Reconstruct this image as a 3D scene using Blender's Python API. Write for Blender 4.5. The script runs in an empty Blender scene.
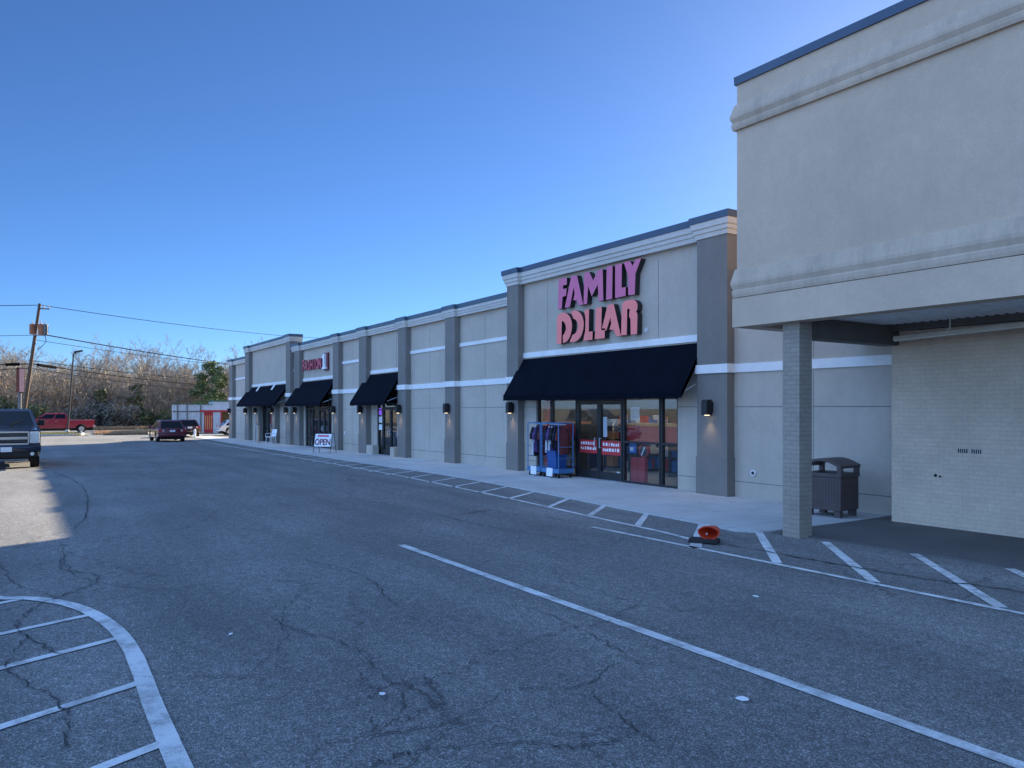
import bpy, bmesh, math, random
from mathutils.geometry import tessellate_polygon
from mathutils import Vector, Matrix, noise as mnoise

random.seed(11)
scene = bpy.context.scene
COL = scene.collection
R = math.radians

def gz(x):
    """the lot falls away gently towards the far end of the strip"""
    return -0.0059 * max(0.0, min(-x - 22.0, 88.0))

# ------------------------------------------------------------------ materials
def new_mat(name):
    m = bpy.data.materials.new(name); m.use_nodes = True
    nt = m.node_tree
    return m, nt, nt.nodes['Principled BSDF']

def N(nt, t, **kw):
    n = nt.nodes.new(t)
    for k, v in kw.items():
        if k in n.inputs: n.inputs[k].default_value = v
        else: setattr(n, k, v)
    return n

def ramp(nt, src, stops):
    r = nt.nodes.new('ShaderNodeValToRGB'); nt.links.new(src, r.inputs[0])
    e = r.color_ramp.elements
    while len(e) < len(stops): e.new(0.5)
    for el, (p, c) in zip(e, stops):
        el.position = p; el.color = (c, c, c, 1) if isinstance(c, (int, float)) else (*c, 1)
    return r.outputs[0]

def mixc(nt, f, a, b, mode='MIX'):
    n = nt.nodes.new('ShaderNodeMix'); n.data_type = 'RGBA'; n.blend_type = mode
    for sock, v in ((n.inputs[0], f), (n.inputs[6], a), (n.inputs[7], b)):
        if isinstance(v, (int, float)): sock.default_value = v
        elif isinstance(v, tuple): sock.default_value = (*v, 1)
        else: nt.links.new(v, sock)
    return n.outputs[2]

def pos(nt, scale=(1, 1, 1), loc=(0, 0, 0)):
    g = nt.nodes.new('ShaderNodeNewGeometry')
    mp = nt.nodes.new('ShaderNodeMapping'); mp.inputs['Scale'].default_value = scale; mp.inputs['Location'].default_value = loc
    nt.links.new(g.outputs['Position'], mp.inputs[0]); return mp.outputs[0]

def noise(nt, vec, scale, detail=4, rough=.55):
    n = nt.nodes.new('ShaderNodeTexNoise'); n.inputs['Scale'].default_value = scale
    n.inputs['Detail'].default_value = detail; n.inputs['Roughness'].default_value = rough
    if vec is not None: nt.links.new(vec, n.inputs['Vector'])
    return n.outputs[0]

def bump(nt, bsdf, h, strength=.3, dist=.01):
    b = nt.nodes.new('ShaderNodeBump'); b.inputs['Strength'].default_value = strength; b.inputs['Distance'].default_value = dist
    nt.links.new(h, b.inputs['Height']); nt.links.new(b.outputs[0], bsdf.inputs['Normal'])

def math_n(nt, op, a, b=0.0):
    n = nt.nodes.new('ShaderNodeMath'); n.operation = op
    for s, v in ((n.inputs[0], a), (n.inputs[1], b)):
        if isinstance(v, (int, float)): s.default_value = v
        else: nt.links.new(v, s)
    return n.outputs[0]

def plain(name, col, rough=.6, metal=0., var=.12, vscale=3., spec=None, coat=0.):
    m, nt, b = new_mat(name)
    n = noise(nt, pos(nt), vscale, 5)
    lo = tuple(c * (1 - var) for c in col); hi = tuple(min(1, c * (1 + var)) for c in col)
    nt.links.new(ramp(nt, n, [(.3, lo), (.7, hi)]), b.inputs['Base Color'])
    b.inputs['Roughness'].default_value = rough; b.inputs['Metallic'].default_value = metal
    if spec is not None: b.inputs['Specular IOR Level'].default_value = spec
    if coat: b.inputs['Coat Weight'].default_value = coat; b.inputs['Coat Roughness'].default_value = .05
    return m

def emit(name, col, s):
    m, nt, b = new_mat(name)
    b.inputs['Base Color'].default_value = (*col, 1)
    b.inputs['Emission Color'].default_value = (*col, 1); b.inputs['Emission Strength'].default_value = s
    return m

def crack_mask(nt, scale, width, seed, gate=(.45, .6)):
    p = pos(nt, loc=(seed, seed * .7, 0))
    d = nt.nodes.new('ShaderNodeTexNoise'); d.inputs['Scale'].default_value = 1.3; d.inputs['Detail'].default_value = 6
    d.inputs['Roughness'].default_value = .7
    nt.links.new(p, d.inputs['Vector'])
    sub = nt.nodes.new('ShaderNodeVectorMath'); sub.operation = 'SCALE'; sub.inputs['Scale'].default_value = 1.1
    nt.links.new(d.outputs['Color'], sub.inputs[0])
    add = nt.nodes.new('ShaderNodeVectorMath'); nt.links.new(p, add.inputs[0]); nt.links.new(sub.outputs[0], add.inputs[1])
    flat = nt.nodes.new('ShaderNodeMapping'); flat.inputs['Scale'].default_value = (1, 1, 0); nt.links.new(add.outputs[0], flat.inputs[0])
    v = nt.nodes.new('ShaderNodeTexVoronoi'); v.feature = 'DISTANCE_TO_EDGE'; v.inputs['Scale'].default_value = scale
    nt.links.new(flat.outputs[0], v.inputs['Vector'])
    line = ramp(nt, v.outputs['Distance'], [(0, 1), (width, 0)])
    g = ramp(nt, noise(nt, pos(nt, loc=(seed * 2, 3, 0)), .22, 3), [(gate[0], 0), (gate[1], 1)])
    return math_n(nt, 'MULTIPLY', line, g)

def asphalt_colour(nt):
    p = pos(nt)
    big = ramp(nt, noise(nt, p, .35, 5), [(.3, (.145, .143, .138)), (.7, (.20, .197, .19))])
    streak = ramp(nt, noise(nt, pos(nt, (.12, .9, 1)), 1.0, 4), [(.35, .82), (.65, 1.12)])
    c = mixc(nt, 1.0, big, streak, 'MULTIPLY')
    mid = ramp(nt, noise(nt, p, 9, 4, .7), [(.35, .80), (.66, 1.2)])
    c = mixc(nt, 1.0, c, ramp(nt, noise(nt, p, 38, 3, .7), [(.34, .82), (.66, 1.2)]), 'MULTIPLY')
    c = mixc(nt, 1.0, c, mid, 'MULTIPLY')
    # exposed aggregate: small light and dark stones
    v = nt.nodes.new('ShaderNodeTexVoronoi'); v.inputs['Scale'].default_value = 115
    nt.links.new(p, v.inputs['Vector'])
    sp = nt.nodes.new('ShaderNodeSeparateColor'); nt.links.new(v.outputs['Color'], sp.inputs[0])
    stones = ramp(nt, sp.outputs[0], [(0, .45), (.5, .88), (.80, 1.2), (1, 2.3)])
    c = mixc(nt, 1.0, c, stones, 'MULTIPLY')
    # dark oily blotches
    bl = ramp(nt, noise(nt, pos(nt, (.6, 1.6, 1), (4, 9, 0)), .9, 6, .65), [(.58, 0), (.70, 1)])
    c = mixc(nt, math_n(nt, 'MULTIPLY', bl, .28), c, (.065, .067, .070))
    cr = crack_mask(nt, .30, .0045, 3.1, (.43, .51))
    cr2 = crack_mask(nt, .85, .006, 8.7, (.54, .62))
    cr = math_n(nt, 'MAXIMUM', cr, math_n(nt, 'MULTIPLY', cr2, .6))
    c = mixc(nt, math_n(nt, 'MULTIPLY', cr, .75), c, (.035, .025, .027))
    return c, sp.outputs[0], cr, p

def mat_asphalt():
    m, nt, b = new_mat('asphalt')
    c, st, cr, p = asphalt_colour(nt)
    nt.links.new(c, b.inputs['Base Color']); b.inputs['Roughness'].default_value = .88
    h = math_n(nt, 'SUBTRACT', math_n(nt, 'ADD', math_n(nt, 'MULTIPLY', st, .4), noise(nt, p, 30, 4)), math_n(nt, 'MULTIPLY', cr, 2.0))
    bump(nt, b, h, .55, .006)
    return m

def mat_paint_line():
    m, nt, b = new_mat('worn_white_paint')
    c, st, cr, p = asphalt_colour(nt)
    wear = ramp(nt, math_n(nt, 'ADD', noise(nt, p, 3.0, 6, .75), math_n(nt, 'MULTIPLY', st, .10)), [(.50, 0), (.70, .75)])
    tone = ramp(nt, noise(nt, p, 1.2, 5), [(.3, (.56, .57, .57)), (.7, (.76, .77, .77))])
    f = math_n(nt, 'MAXIMUM', wear, math_n(nt, 'MULTIPLY', cr, .9))
    nt.links.new(mixc(nt, f, tone, c), b.inputs['Base Color']); b.inputs['Roughness'].default_value = .7
    bump(nt, b, st, .3, .004)
    return m

def mat_concrete(name, lo, hi, joint=1.5):
    m, nt, b = new_mat(name)
    p = pos(nt)
    c = ramp(nt, noise(nt, p, .8, 6, .65), [(.28, lo), (.72, hi)])
    c = mixc(nt, 1.0, c, ramp(nt, noise(nt, p, 60, 3), [(.3, .86), (.7, 1.12)]), 'MULTIPLY')
    st = ramp(nt, noise(nt, pos(nt, (1, 1.6, 1), (7, 2, 0)), 1.6, 6, .7), [(.56, 0), (.74, .5)])
    c = mixc(nt, st, c, tuple(k * .55 for k in lo))
    # tooled control joints every few feet
    sx = nt.nodes.new('ShaderNodeSeparateXYZ'); nt.links.new(p, sx.inputs[0])
    fr = math_n(nt, 'FRACT', math_n(nt, 'DIVIDE', sx.outputs[0], joint))
    j = math_n(nt, 'LESS_THAN', fr, .010)
    c = mixc(nt, math_n(nt, 'MULTIPLY', j, .55), c, (.09, .09, .09))
    cr = crack_mask(nt, .5, .006, 5.5, (.5, .58))
    c = mixc(nt, math_n(nt, 'MULTIPLY', cr, .6), c, (.06, .06, .06))
    nt.links.new(c, b.inputs['Base Color']); b.inputs['Roughness'].default_value = .85
    bump(nt, b, noise(nt, p, 40, 4), .25, .004)
    return m

def mat_stucco(name, col, streaks=.0, grain=70):
    m, nt, b = new_mat(name)
    p = pos(nt)
    lo = tuple(c * .90 for c in col); hi = tuple(c * 1.07 for c in col)
    c = ramp(nt, noise(nt, p, .7, 6, .65), [(.3, lo), (.7, hi)])
    c = mixc(nt, 1.0, c, ramp(nt, noise(nt, p, grain, 3, .7), [(.3, .90), (.7, 1.08)]), 'MULTIPLY')
    # faint trowel mottling
    c = mixc(nt, 1.0, c, ramp(nt, noise(nt, p, 6, 5, .7), [(.3, .95), (.7, 1.04)]), 'MULTIPLY')
    if streaks:
        s = ramp(nt, noise(nt, pos(nt, (3.2, 3.2, .10)), 1.3, 5, .7), [(.5, 0), (.75, streaks)])
        c = mixc(nt, s, c, tuple(k * .62 for k in col))
    nt.links.new(c, b.inputs['Base Color']); b.inputs['Roughness'].default_value = .9
    b.inputs['Specular IOR Level'].default_value = .25
    bump(nt, b, noise(nt, p, grain * 1.4, 4, .7), .35, .006)
    return m

def mat_ledge():
    """stucco moulding with dirt that has collected on the sloping ledge, in ragged patches"""
    m, nt, b = new_mat('weathered_moulding')
    p = pos(nt)
    c = ramp(nt, noise(nt, p, .9, 6, .65), [(.3, (.53, .41, .305)), (.7, (.58, .45, .335))])
    c = mixc(nt, 1.0, c, ramp(nt, noise(nt, p, 70, 3, .7), [(.3, .90), (.7, 1.08)]), 'MULTIPLY')
    d = ramp(nt, noise(nt, pos(nt, (2.2, 2.2, .5)), 1.6, 6, .75), [(.44, 0), (.66, .42)])
    c = mixc(nt, d, c, (.27, .22, .17))
    nt.links.new(c, b.inputs['Base Color']); b.inputs['Roughness'].default_value = .92
    bump(nt, b, noise(nt, p, 90, 4, .7), .35, .006)
    return m

def mat_brick(name, c1, c2, mortar):
    m, nt, b = new_mat(name)
    g = nt.nodes.new('ShaderNodeNewGeometry'); s = nt.nodes.new('ShaderNodeSeparateXYZ'); nt.links.new(g.outputs['Position'], s.inputs[0])
    u = math_n(nt, 'ADD', s.outputs[0], s.outputs[1])
    cb = nt.nodes.new('ShaderNodeCombineXYZ'); nt.links.new(u, cb.inputs[0]); nt.links.new(s.outputs[2], cb.inputs[1])
    t = nt.nodes.new('ShaderNodeTexBrick'); nt.links.new(cb.outputs[0], t.inputs['Vector'])
    t.inputs['Scale'].default_value = 1; t.inputs['Brick Width'].default_value = .205; t.inputs['Row Height'].default_value = .0757
    t.inputs['Mortar Size'].default_value = .006; t.inputs['Mortar Smooth'].default_value = .2; t.inputs['Bias'].default_value = -.1
    t.inputs['Color1'].default_value = (*c1, 1); t.inputs['Color2'].default_value = (*c2, 1); t.inputs['Mortar'].default_value = (*mortar, 1)
    p = pos(nt)
    c = mixc(nt, 1.0, t.outputs['Color'], ramp(nt, noise(nt, p, 1.1, 6, .65), [(.3, .86), (.7, 1.08)]), 'MULTIPLY')
    c = mixc(nt, 1.0, c, ramp(nt, noise(nt, p, 26, 4, .7), [(.3, .9), (.7, 1.1)]), 'MULTIPLY')
    nt.links.new(c, b.inputs['Base Color']); b.inputs['Roughness'].default_value = .82
    h = math_n(nt, 'SUBTRACT', math_n(nt, 'MULTIPLY', noise(nt, p, 45, 4), .35), t.outputs['Fac'])
    bump(nt, b, h, .4, .010)
    return m

def mat_glass(name, tint=(.55, .6, .6), refl=1.0):
    m = bpy.data.materials.new(name); m.use_nodes = True; nt = m.node_tree
    nt.nodes.remove(nt.nodes['Principled BSDF'])
    out = nt.nodes['Material Output']
    tr = nt.nodes.new('ShaderNodeBsdfTransparent'); tr.inputs[0].default_value = (*tint, 1)
    gl = nt.nodes.new('ShaderNodeBsdfGlossy'); gl.inputs['Roughness'].default_value = .015; gl.inputs[0].default_value = (.95, .97, 1, 1)
    g = nt.nodes.new('ShaderNodeNewGeometry'); dp = nt.nodes.new('ShaderNodeVectorMath'); dp.operation = 'DOT_PRODUCT'
    nt.links.new(g.outputs['Incoming'], dp.inputs[0]); nt.links.new(g.outputs['Normal'], dp.inputs[1])
    inv = math_n(nt, 'SUBTRACT', 1.0, math_n(nt, 'ABSOLUTE', dp.outputs['Value']))
    f = math_n(nt, 'MINIMUM', math_n(nt, 'ADD', .045 * refl, math_n(nt, 'MULTIPLY', math_n(nt, 'POWER', inv, 5.0), .95 * refl)), 1.0)
    # slight waviness of float glass
    bp = nt.nodes.new('ShaderNodeBump'); bp.inputs['Strength'].default_value = .02; bp.inputs['Distance'].default_value = .02
    nt.links.new(noise(nt, pos(nt), .9, 2), bp.inputs['Height']); nt.links.new(bp.outputs[0], gl.inputs['Normal'])
    mx = nt.nodes.new('ShaderNodeMixShader'); nt.links.new(f, mx.inputs[0]); nt.links.new(tr.outputs[0], mx.inputs[1]); nt.links.new(gl.outputs[0], mx.inputs[2])
    nt.links.new(mx.outputs[0], out.inputs['Surface'])
    return m

def mat_leaf(name, dark, light, trans=.25):
    m, nt, b = new_mat(name)
    g = nt.nodes.new('ShaderNodeNewGeometry')
    c = ramp(nt, g.outputs['Random Per Island'], [(0, dark), (1, light)])
    c = mixc(nt, 1.0, c, ramp(nt, noise(nt, pos(nt), .5, 3), [(.3, .75), (.7, 1.25)]), 'MULTIPLY')
    nt.links.new(c, b.inputs['Base Color']); b.inputs['Roughness'].default_value = .75
    b.inputs['Subsurface Weight'].default_value = 0
    return m

def mat_bark(name, a, c2):
    m, nt, b = new_mat(name)
    oi = nt.nodes.new('ShaderNodeObjectInfo')
    c = ramp(nt, noise(nt, pos(nt), 1.2, 4), [(.3, a), (.7, c2)])
    c = mixc(nt, 1.0, c, ramp(nt, oi.outputs['Random'], [(0, (.75, .72, .72)), (1, (1.25, 1.2, 1.15))]), 'MULTIPLY')
    nt.links.new(c, b.inputs['Base Color']); b.inputs['Roughness'].default_value = .9
    return m

M = {}
M['asphalt'] = mat_asphalt()
M['line'] = mat_paint_line()
M['concrete'] = mat_concrete('sidewalk_concrete', (.40, .40, .395), (.54, .54, .53))
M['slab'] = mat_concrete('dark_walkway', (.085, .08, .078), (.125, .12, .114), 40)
M['ground'] = plain('dry_ground', (.16, .13, .08), .95, var=.35, vscale=.4)
M['stucco'] = mat_stucco('light_stucco', (.49, .43, .36), .20)
M['taupe'] = mat_stucco('taupe_stucco', (.215, .198, .178), .16)
M['fascia'] = mat_stucco('canopy_stucco', (.57, .44, .325), .10, 60)
M['ledge'] = mat_ledge()
M['groove'] = plain('stucco_joint', (.19, .18, .165), .95)
M['trim'] = mat_stucco('white_trim', (.80, .795, .78), .06)
M['coping'] = plain('blue_coping', (.030, .062, .115), .42, .0, coat=.2)
M['coping_dark'] = plain('grey_blue_coping', (.055, .105, .145), .42)
M['awning'] = plain('navy_canvas', (.0012, .0045, .017), .8, var=.25, vscale=2, spec=.2)
M['black'] = plain('black_aluminium', (.014, .015, .017), .42)
M['lampblack'] = plain('lamp_housing', (.012, .012, .014), .5)
M['glass'] = mat_glass('store_glass', (.88, .90, .90), 1.5)
M['carglass'] = mat_glass('tinted_car_glass', (.10, .11, .12), 1.0)
M['brick'] = mat_brick('painted_brick', (.62, .49, .365), (.67, .53, .395), (.57, .455, .34))
M['brick_col'] = mat_brick('painted_column_brick', (.31, .265, .215), (.345, .295, .24), (.245, .21, .17))
M['metal_deck'] = plain('galvanised_deck', (.74, .75, .77), .5, .0)
M['soffit'] = plain('soffit_paint', (.12, .11, .10), .85)
M['pipe'] = plain('cream_pipe', (.62, .58, .48), .5)
M['red'] = plain('red_panel', (.50, .030, .035), .55)
M['orange'] = plain('orange_trim', (.75, .32, .10), .55)
M['white'] = plain('white_plastic', (.72, .73, .74), .5)
M['paper'] = plain('white_paper', (.80, .81, .82), .7, var=.04)
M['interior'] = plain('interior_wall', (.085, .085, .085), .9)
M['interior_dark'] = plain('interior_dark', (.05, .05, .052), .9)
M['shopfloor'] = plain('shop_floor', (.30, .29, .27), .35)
M['tube'] = emit('fluorescent_tube', (.95, 1, .97), 9.0)
M['bulb'] = emit('lamp_bulb', (1, .78, .45), 2.5)
M['purple_sign'] = emit('violet_sign', (.16, .06, .5), .35)
M['magenta'] = plain('magenta_face', (.66, .145, .27), .4, var=.05)
M['coral'] = plain('coral_face', (1.0, .235, .205), .4, var=.05)
M['signred'] = plain('red_letter_face', (.62, .06, .12), .4)
M['bin'] = plain('brown_bin', (.085, .058, .055), .5)
M['blue_steel'] = plain('blue_painted_steel', (.03, .17, .55), .42)
M['galv'] = plain('light_steel_tube', (.42, .46, .52), .4, .3)
M['tote'] = plain('blue_tote_plastic', (.015, .075, .26), .45)
M['cart'] = plain('slate_blue_steel', (.06, .17, .36), .45)
M['urn'] = plain('beige_resin', (.46, .40, .33), .8)
M['woodland'] = plain('leaf_litter', (.20, .165, .13), .95, var=.35, vscale=.5)
M['oxblood'] = plain('dark_red_lettering', (.16, .015, .035), .5)
M['crack'] = plain('crack_dark', (.050, .050, .052), .95)  # plain dark tone of the crack lines
M['cornice'] = mat_stucco('cream_cornice', (.60, .575, .53), .10)
M['cone'] = plain('orange_cone', (.62, .055, .018), .5)
M['rubber'] = plain('black_rubber', (.012, .012, .012), .75)
M['rim'] = plain('alloy_rim', (.55, .56, .58), .3, .85)
M['chrome'] = plain('chrome', (.72, .74, .77), .12, 1.0, var=.03)
M['lens'] = plain('headlight_lens', (.66, .67, .62), .12, 0, coat=.8)
M['taillens'] = plain('tail_lens', (.42, .015, .02), .15, 0, coat=.6)
M['plate'] = plain('plate_white', (.75, .76, .78), .45, var=.03)
M['gold'] = plain('gold_badge', (.70, .48, .12), .3, .5)
def paint(name, c): return plain(name, c, .28, .15, var=.04, coat=1.0)
M['navy_paint'] = paint('navy_car_paint', (.005, .011, .034))
M['red_paint'] = paint('red_car_paint', (.40, .012, .030))
M['maroon_paint'] = paint('maroon_car_paint', (.13, .012, .022))
M['dark_paint'] = paint('dark_car_paint', (.05, .010, .012))
M['white_paint'] = paint('white_car_paint', (.72, .74, .76))
M['wood'] = plain('pole_wood', (.115, .075, .050), .9, var=.3, vscale=8)
M['rust'] = plain('transformer_rust', (.36, .14, .07), .7, var=.3)
M['steelgrey'] = plain('steel_grey', (.16, .165, .17), .5, .4)
M['bronze'] = plain('bronze_pole', (.030, .026, .024), .55)
M['wire'] = plain('cable', (.010, .010, .011), .95, spec=.05)
M['ceramic'] = plain('insulator', (.45, .43, .40), .3)
M['pylon'] = plain('pylon_sunlit_face', (.75, .40, .33), .6)  # sunlit tone of the sign face put into its colour
M['pylon_side'] = plain('pylon_shaded_side', (.20, .06, .04), .7)  # shaded tone of the sign's left side put into its colour
M['barnwhite'] = plain('white_metal_siding', (.60, .61, .63), .6)
M['greenroof'] = plain('green_metal', (.06, .16, .10), .5)
M['tan'] = plain('tan_boards', (.40, .29, .16), .8)
M['denim'] = plain('navy_cloth', (.010, .012, .030), .95, var=.3, vscale=9)
M['violet'] = plain('violet_cloth', (.10, .05, .17), .95, var=.3, vscale=9)
M['whitecloth'] = plain('white_cloth', (.62, .63, .70), .95)
M['blackcloth'] = plain('black_cloth', (.012, .012, .014), .95)
M['maroncloth'] = plain('maroon_cloth', (.12, .025, .03), .95)
M['bark'] = mat_bark('winter_bark', (.13, .105, .085), (.25, .21, .175))
M['twig'] = mat_bark('winter_twigs', (.25, .215, .165), (.41, .36, .29))
M['leaf_pine'] = mat_leaf('pine_needles', (.035, .065, .022), (.11, .16, .055))
M['leaf_green'] = mat_leaf('evergreen_leaf', (.035, .055, .018), (.13, .16, .055))
M['leaf_olive'] = mat_leaf('olive_leaf', (.09, .10, .035), (.25, .25, .10))
M['leaf_grey'] = mat_leaf('grey_vine', (.10, .085, .06), (.30, .265, .20))
M['grass'] = mat_leaf('winter_grass', (.12, .13, .04), (.30, .29, .12))
M['weeds'] = mat_leaf('dry_weeds', (.34, .20, .09), (.62, .40, .22))

# ------------------------------------------------------------------ mesh helpers
class MB:
    def __init__(self):
        self.bm = bmesh.new()
    def box(self, x0, x1, y0, y1, z0, z1, mi=0, bev=0.):
        c = [(x, y, z) for x in (x0, x1) for y in (y0, y1) for z in (z0, z1)]
        v = [self.bm.verts.new(p) for p in c]
        fs = []
        for q in ((0, 1, 3, 2), (4, 6, 7, 5), (0, 4, 5, 1), (2, 3, 7, 6), (0, 2, 6, 4), (1, 5, 7, 3)):
            f = self.bm.faces.new([v[i] for i in q]); f.material_index = mi; fs.append(f)
        if bev:
            es = {e for f in fs for e in f.edges}
            r = bmesh.ops.bevel(self.bm, geom=list(es), offset=bev, segments=2, affect='EDGES', profile=.6)
            for f in r['faces']: f.material_index = mi
        return self
    def prism(self, pts, axis, a, b, mi=0, side=None):
        """pts in the plane across the axis; axis 'x': (y,z), 'y': (x,z), 'z': (x,y)"""
        def P(p, t):
            return {'x': (t, p[0], p[1]), 'y': (p[0], t, p[1]), 'z': (p[0], p[1], t)}[axis]
        A = [self.bm.verts.new(P(p, a)) for p in pts]; B = [self.bm.verts.new(P(p, b)) for p in pts]
        n = len(pts)
        for tri in tessellate_polygon([[Vector((p[0], p[1], 0)) for p in pts]]):
            self.bm.faces.new([A[i] for i in tri]).material_index = mi; self.bm.faces.new([B[i] for i in tri][::-1]).material_index = mi
        for i in range(n):
            f = self.bm.faces.new((A[i], A[(i + 1) % n], B[(i + 1) % n], B[i])); f.material_index = mi if side is None else side
        return self
    def tube(self, pts, r, n=8, mi=0, cap=True):
        pts = [Vector(p) for p in pts]; rs = r if isinstance(r, (list, tuple)) else [r] * len(pts)
        rings = []
        for i, p in enumerate(pts):
            d = (pts[min(i + 1, len(pts) - 1)] - pts[max(i - 1, 0)]).normalized()
            a = d.cross(Vector((0, 0, 1)) if abs(d.z) < .9 else Vector((1, 0, 0))).normalized(); b = d.cross(a)
            rings.append([self.bm.verts.new(p + (a * math.cos(t) + b * math.sin(t)) * rs[i]) for t in (2 * math.pi * k / n for k in range(n))])
        for A, B in zip(rings, rings[1:]):
            for k in range(n):
                f = self.bm.faces.new((A[k], A[(k + 1) % n], B[(k + 1) % n], B[k])); f.material_index = mi
        if cap:
            for ring in (rings[0][::-1], rings[-1]):
                f = self.bm.faces.new(ring); f.material_index = mi
        return self
    def quad(self, a, b, c, d, mi=0):
        f = self.bm.faces.new([self.bm.verts.new(p) for p in (a, b, c, d)]); f.material_index = mi; return self
    def slab(self, a, b, c, d, t, mi=0):
        """a flat four-sided plate with thickness t along its normal"""
        a, b, c, d = map(Vector, (a, b, c, d)); n = (b - a).cross(d - a).normalized() * t
        A = [self.bm.verts.new(p) for p in (a, b, c, d)]; B = [self.bm.verts.new(p + n) for p in (a, b, c, d)]
        for q in (A[::-1], B): self.bm.faces.new(q).material_index = mi
        for i in range(4): self.bm.faces.new((A[i], A[(i + 1) % 4], B[(i + 1) % 4], B[i])).material_index = mi
        return self
    def cyl(self, c, r, h, axis='z', n=20, mi=0, r2=None):
        c = Vector(c); d = {'x': Vector((1, 0, 0)), 'y': Vector((0, 1, 0)), 'z': Vector((0, 0, 1))}[axis]
        return self.tube([c, c + d * h], [r, r if r2 is None else r2], n, mi)
    def build(self, name, mats, parent=None, drape=False, smooth=False, world=True):
        bm = self.bm
        if drape:
            for v in bm.verts: v.co.z += gz(v.co.x)
        if parent is not None and world:
            off = WORLD.get(parent.name, Vector((0, 0, 0)))
            for v in bm.verts: v.co -= off
        bmesh.ops.recalc_face_normals(bm, faces=bm.faces)
        me = bpy.data.meshes.new(name); bm.to_mesh(me); bm.free()
        for m in (mats if isinstance(mats, (list, tuple)) else [mats]): me.materials.append(m)
        if smooth:
            me.polygons.foreach_set('use_smooth', [True] * len(me.polygons)); me.set_sharp_from_angle(angle=R(35))
        o = bpy.data.objects.new(name, me); COL.objects.link(o)
        if parent is not None:
            o.parent = parent
            if world: WORLD[o.name] = WORLD.get(parent.name, Vector((0, 0, 0)))
        return o

WORLD = {}
def tag(o, label=None, cat=None, group=None, kind=None):
    if label: o['label'] = label
    if cat: o['category'] = cat
    if group: o['group'] = group
    if kind: o['kind'] = kind
    return o

def thing(name, loc, label, cat, group=None, rz=0., track=True):
    o = bpy.data.objects.new(name, None); o.empty_display_size = .2; COL.objects.link(o)
    o.location = loc; o.rotation_euler = (0, 0, rz)
    if track: WORLD[o.name] = Vector(loc)
    return tag(o, label, cat, group)

def copy_tree(o, parent=None):
    c = o.copy(); COL.objects.link(c)
    if parent is not None: c.parent = parent
    for ch in list(o.children): copy_tree(ch, c)
    return c

def raw_mesh(name, verts, faces, mats, parent=None, mi=None):
    me = bpy.data.meshes.new(name); me.from_pydata(verts, [], faces)
    for m in (mats if isinstance(mats, (list, tuple)) else [mats]): me.materials.append(m)
    if mi: me.polygons.foreach_set('material_index', mi)
    o = bpy.data.objects.new(name, me); COL.objects.link(o)
    if parent is not None: o.parent = parent
    return o

# ------------------------------------------------------------------ camera, sky, sun
HC = 2.12
FILL_GLOW = (3.4, 5.9, 10.9)  # tint of the unseen sky glow added to fill the shade
cam = bpy.data.cameras.new('camera'); cam.lens = 26.72; cam.sensor_width = 36; cam.shift_y = .0234
cam.clip_start = .05; cam.clip_end = 5000
co = bpy.data.objects.new('camera', cam); COL.objects.link(co)
co.location = (0, 0, HC); co.rotation_euler = (R(90), 0, R(56.659))
scene.camera = co

S = Vector((-.48, .877, math.tan(R(21.7)))).normalized()
el = math.asin(S.z); az = math.atan2(S.x, S.y)
w = bpy.data.worlds.new('World'); scene.world = w; w.use_nodes = True
nt = w.node_tree
sky = nt.nodes.new('ShaderNodeTexSky'); sky.sky_type = 'NISHITA'; sky.sun_disc = False
sky.sun_elevation = el; sky.sun_rotation = az; sky.air_density = 1.0; sky.dust_density = 1.5; sky.ozone_density = 8.4; sky.altitude = 3000
bg = nt.nodes['Background']; bg.inputs['Strength'].default_value = .05
# added mottled glow in the unseen sky half, brightens the shaded shop fronts
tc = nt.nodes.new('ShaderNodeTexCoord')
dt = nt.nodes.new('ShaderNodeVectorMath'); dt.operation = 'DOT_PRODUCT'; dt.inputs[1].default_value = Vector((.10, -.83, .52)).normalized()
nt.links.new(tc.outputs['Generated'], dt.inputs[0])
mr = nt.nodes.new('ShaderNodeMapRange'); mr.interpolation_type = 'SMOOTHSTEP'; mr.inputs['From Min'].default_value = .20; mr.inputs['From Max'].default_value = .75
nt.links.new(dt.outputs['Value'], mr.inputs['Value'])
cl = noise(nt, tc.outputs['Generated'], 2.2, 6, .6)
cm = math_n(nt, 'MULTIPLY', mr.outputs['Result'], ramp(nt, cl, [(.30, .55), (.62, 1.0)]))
sky_fill = nt.nodes.new('ShaderNodeVectorMath'); sky_fill.operation = 'SCALE'; sky_fill.inputs[0].default_value = FILL_GLOW
nt.links.new(cm, sky_fill.inputs['Scale'])
sm_ = nt.nodes.new('ShaderNodeVectorMath'); nt.links.new(sky.outputs[0], sm_.inputs[0]); nt.links.new(sky_fill.outputs[0], sm_.inputs[1])
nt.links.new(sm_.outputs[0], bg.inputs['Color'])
sl = bpy.data.lights.new('sun', 'SUN'); sl.energy = 5.0; sl.angle = R(.53); sl.color = (1, .86, .64)
so = bpy.data.objects.new('sun', sl); COL.objects.link(so); so.rotation_euler = S.to_track_quat('Z', 'Y').to_euler()
scene.view_settings.view_transform = 'Standard'; scene.view_settings.look = 'None'
scene.view_settings.exposure = 1.72; scene.view_settings.gamma = 1
scene.cycles.max_bounces = 8; scene.cycles.transparent_max_bounces = 16

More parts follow.
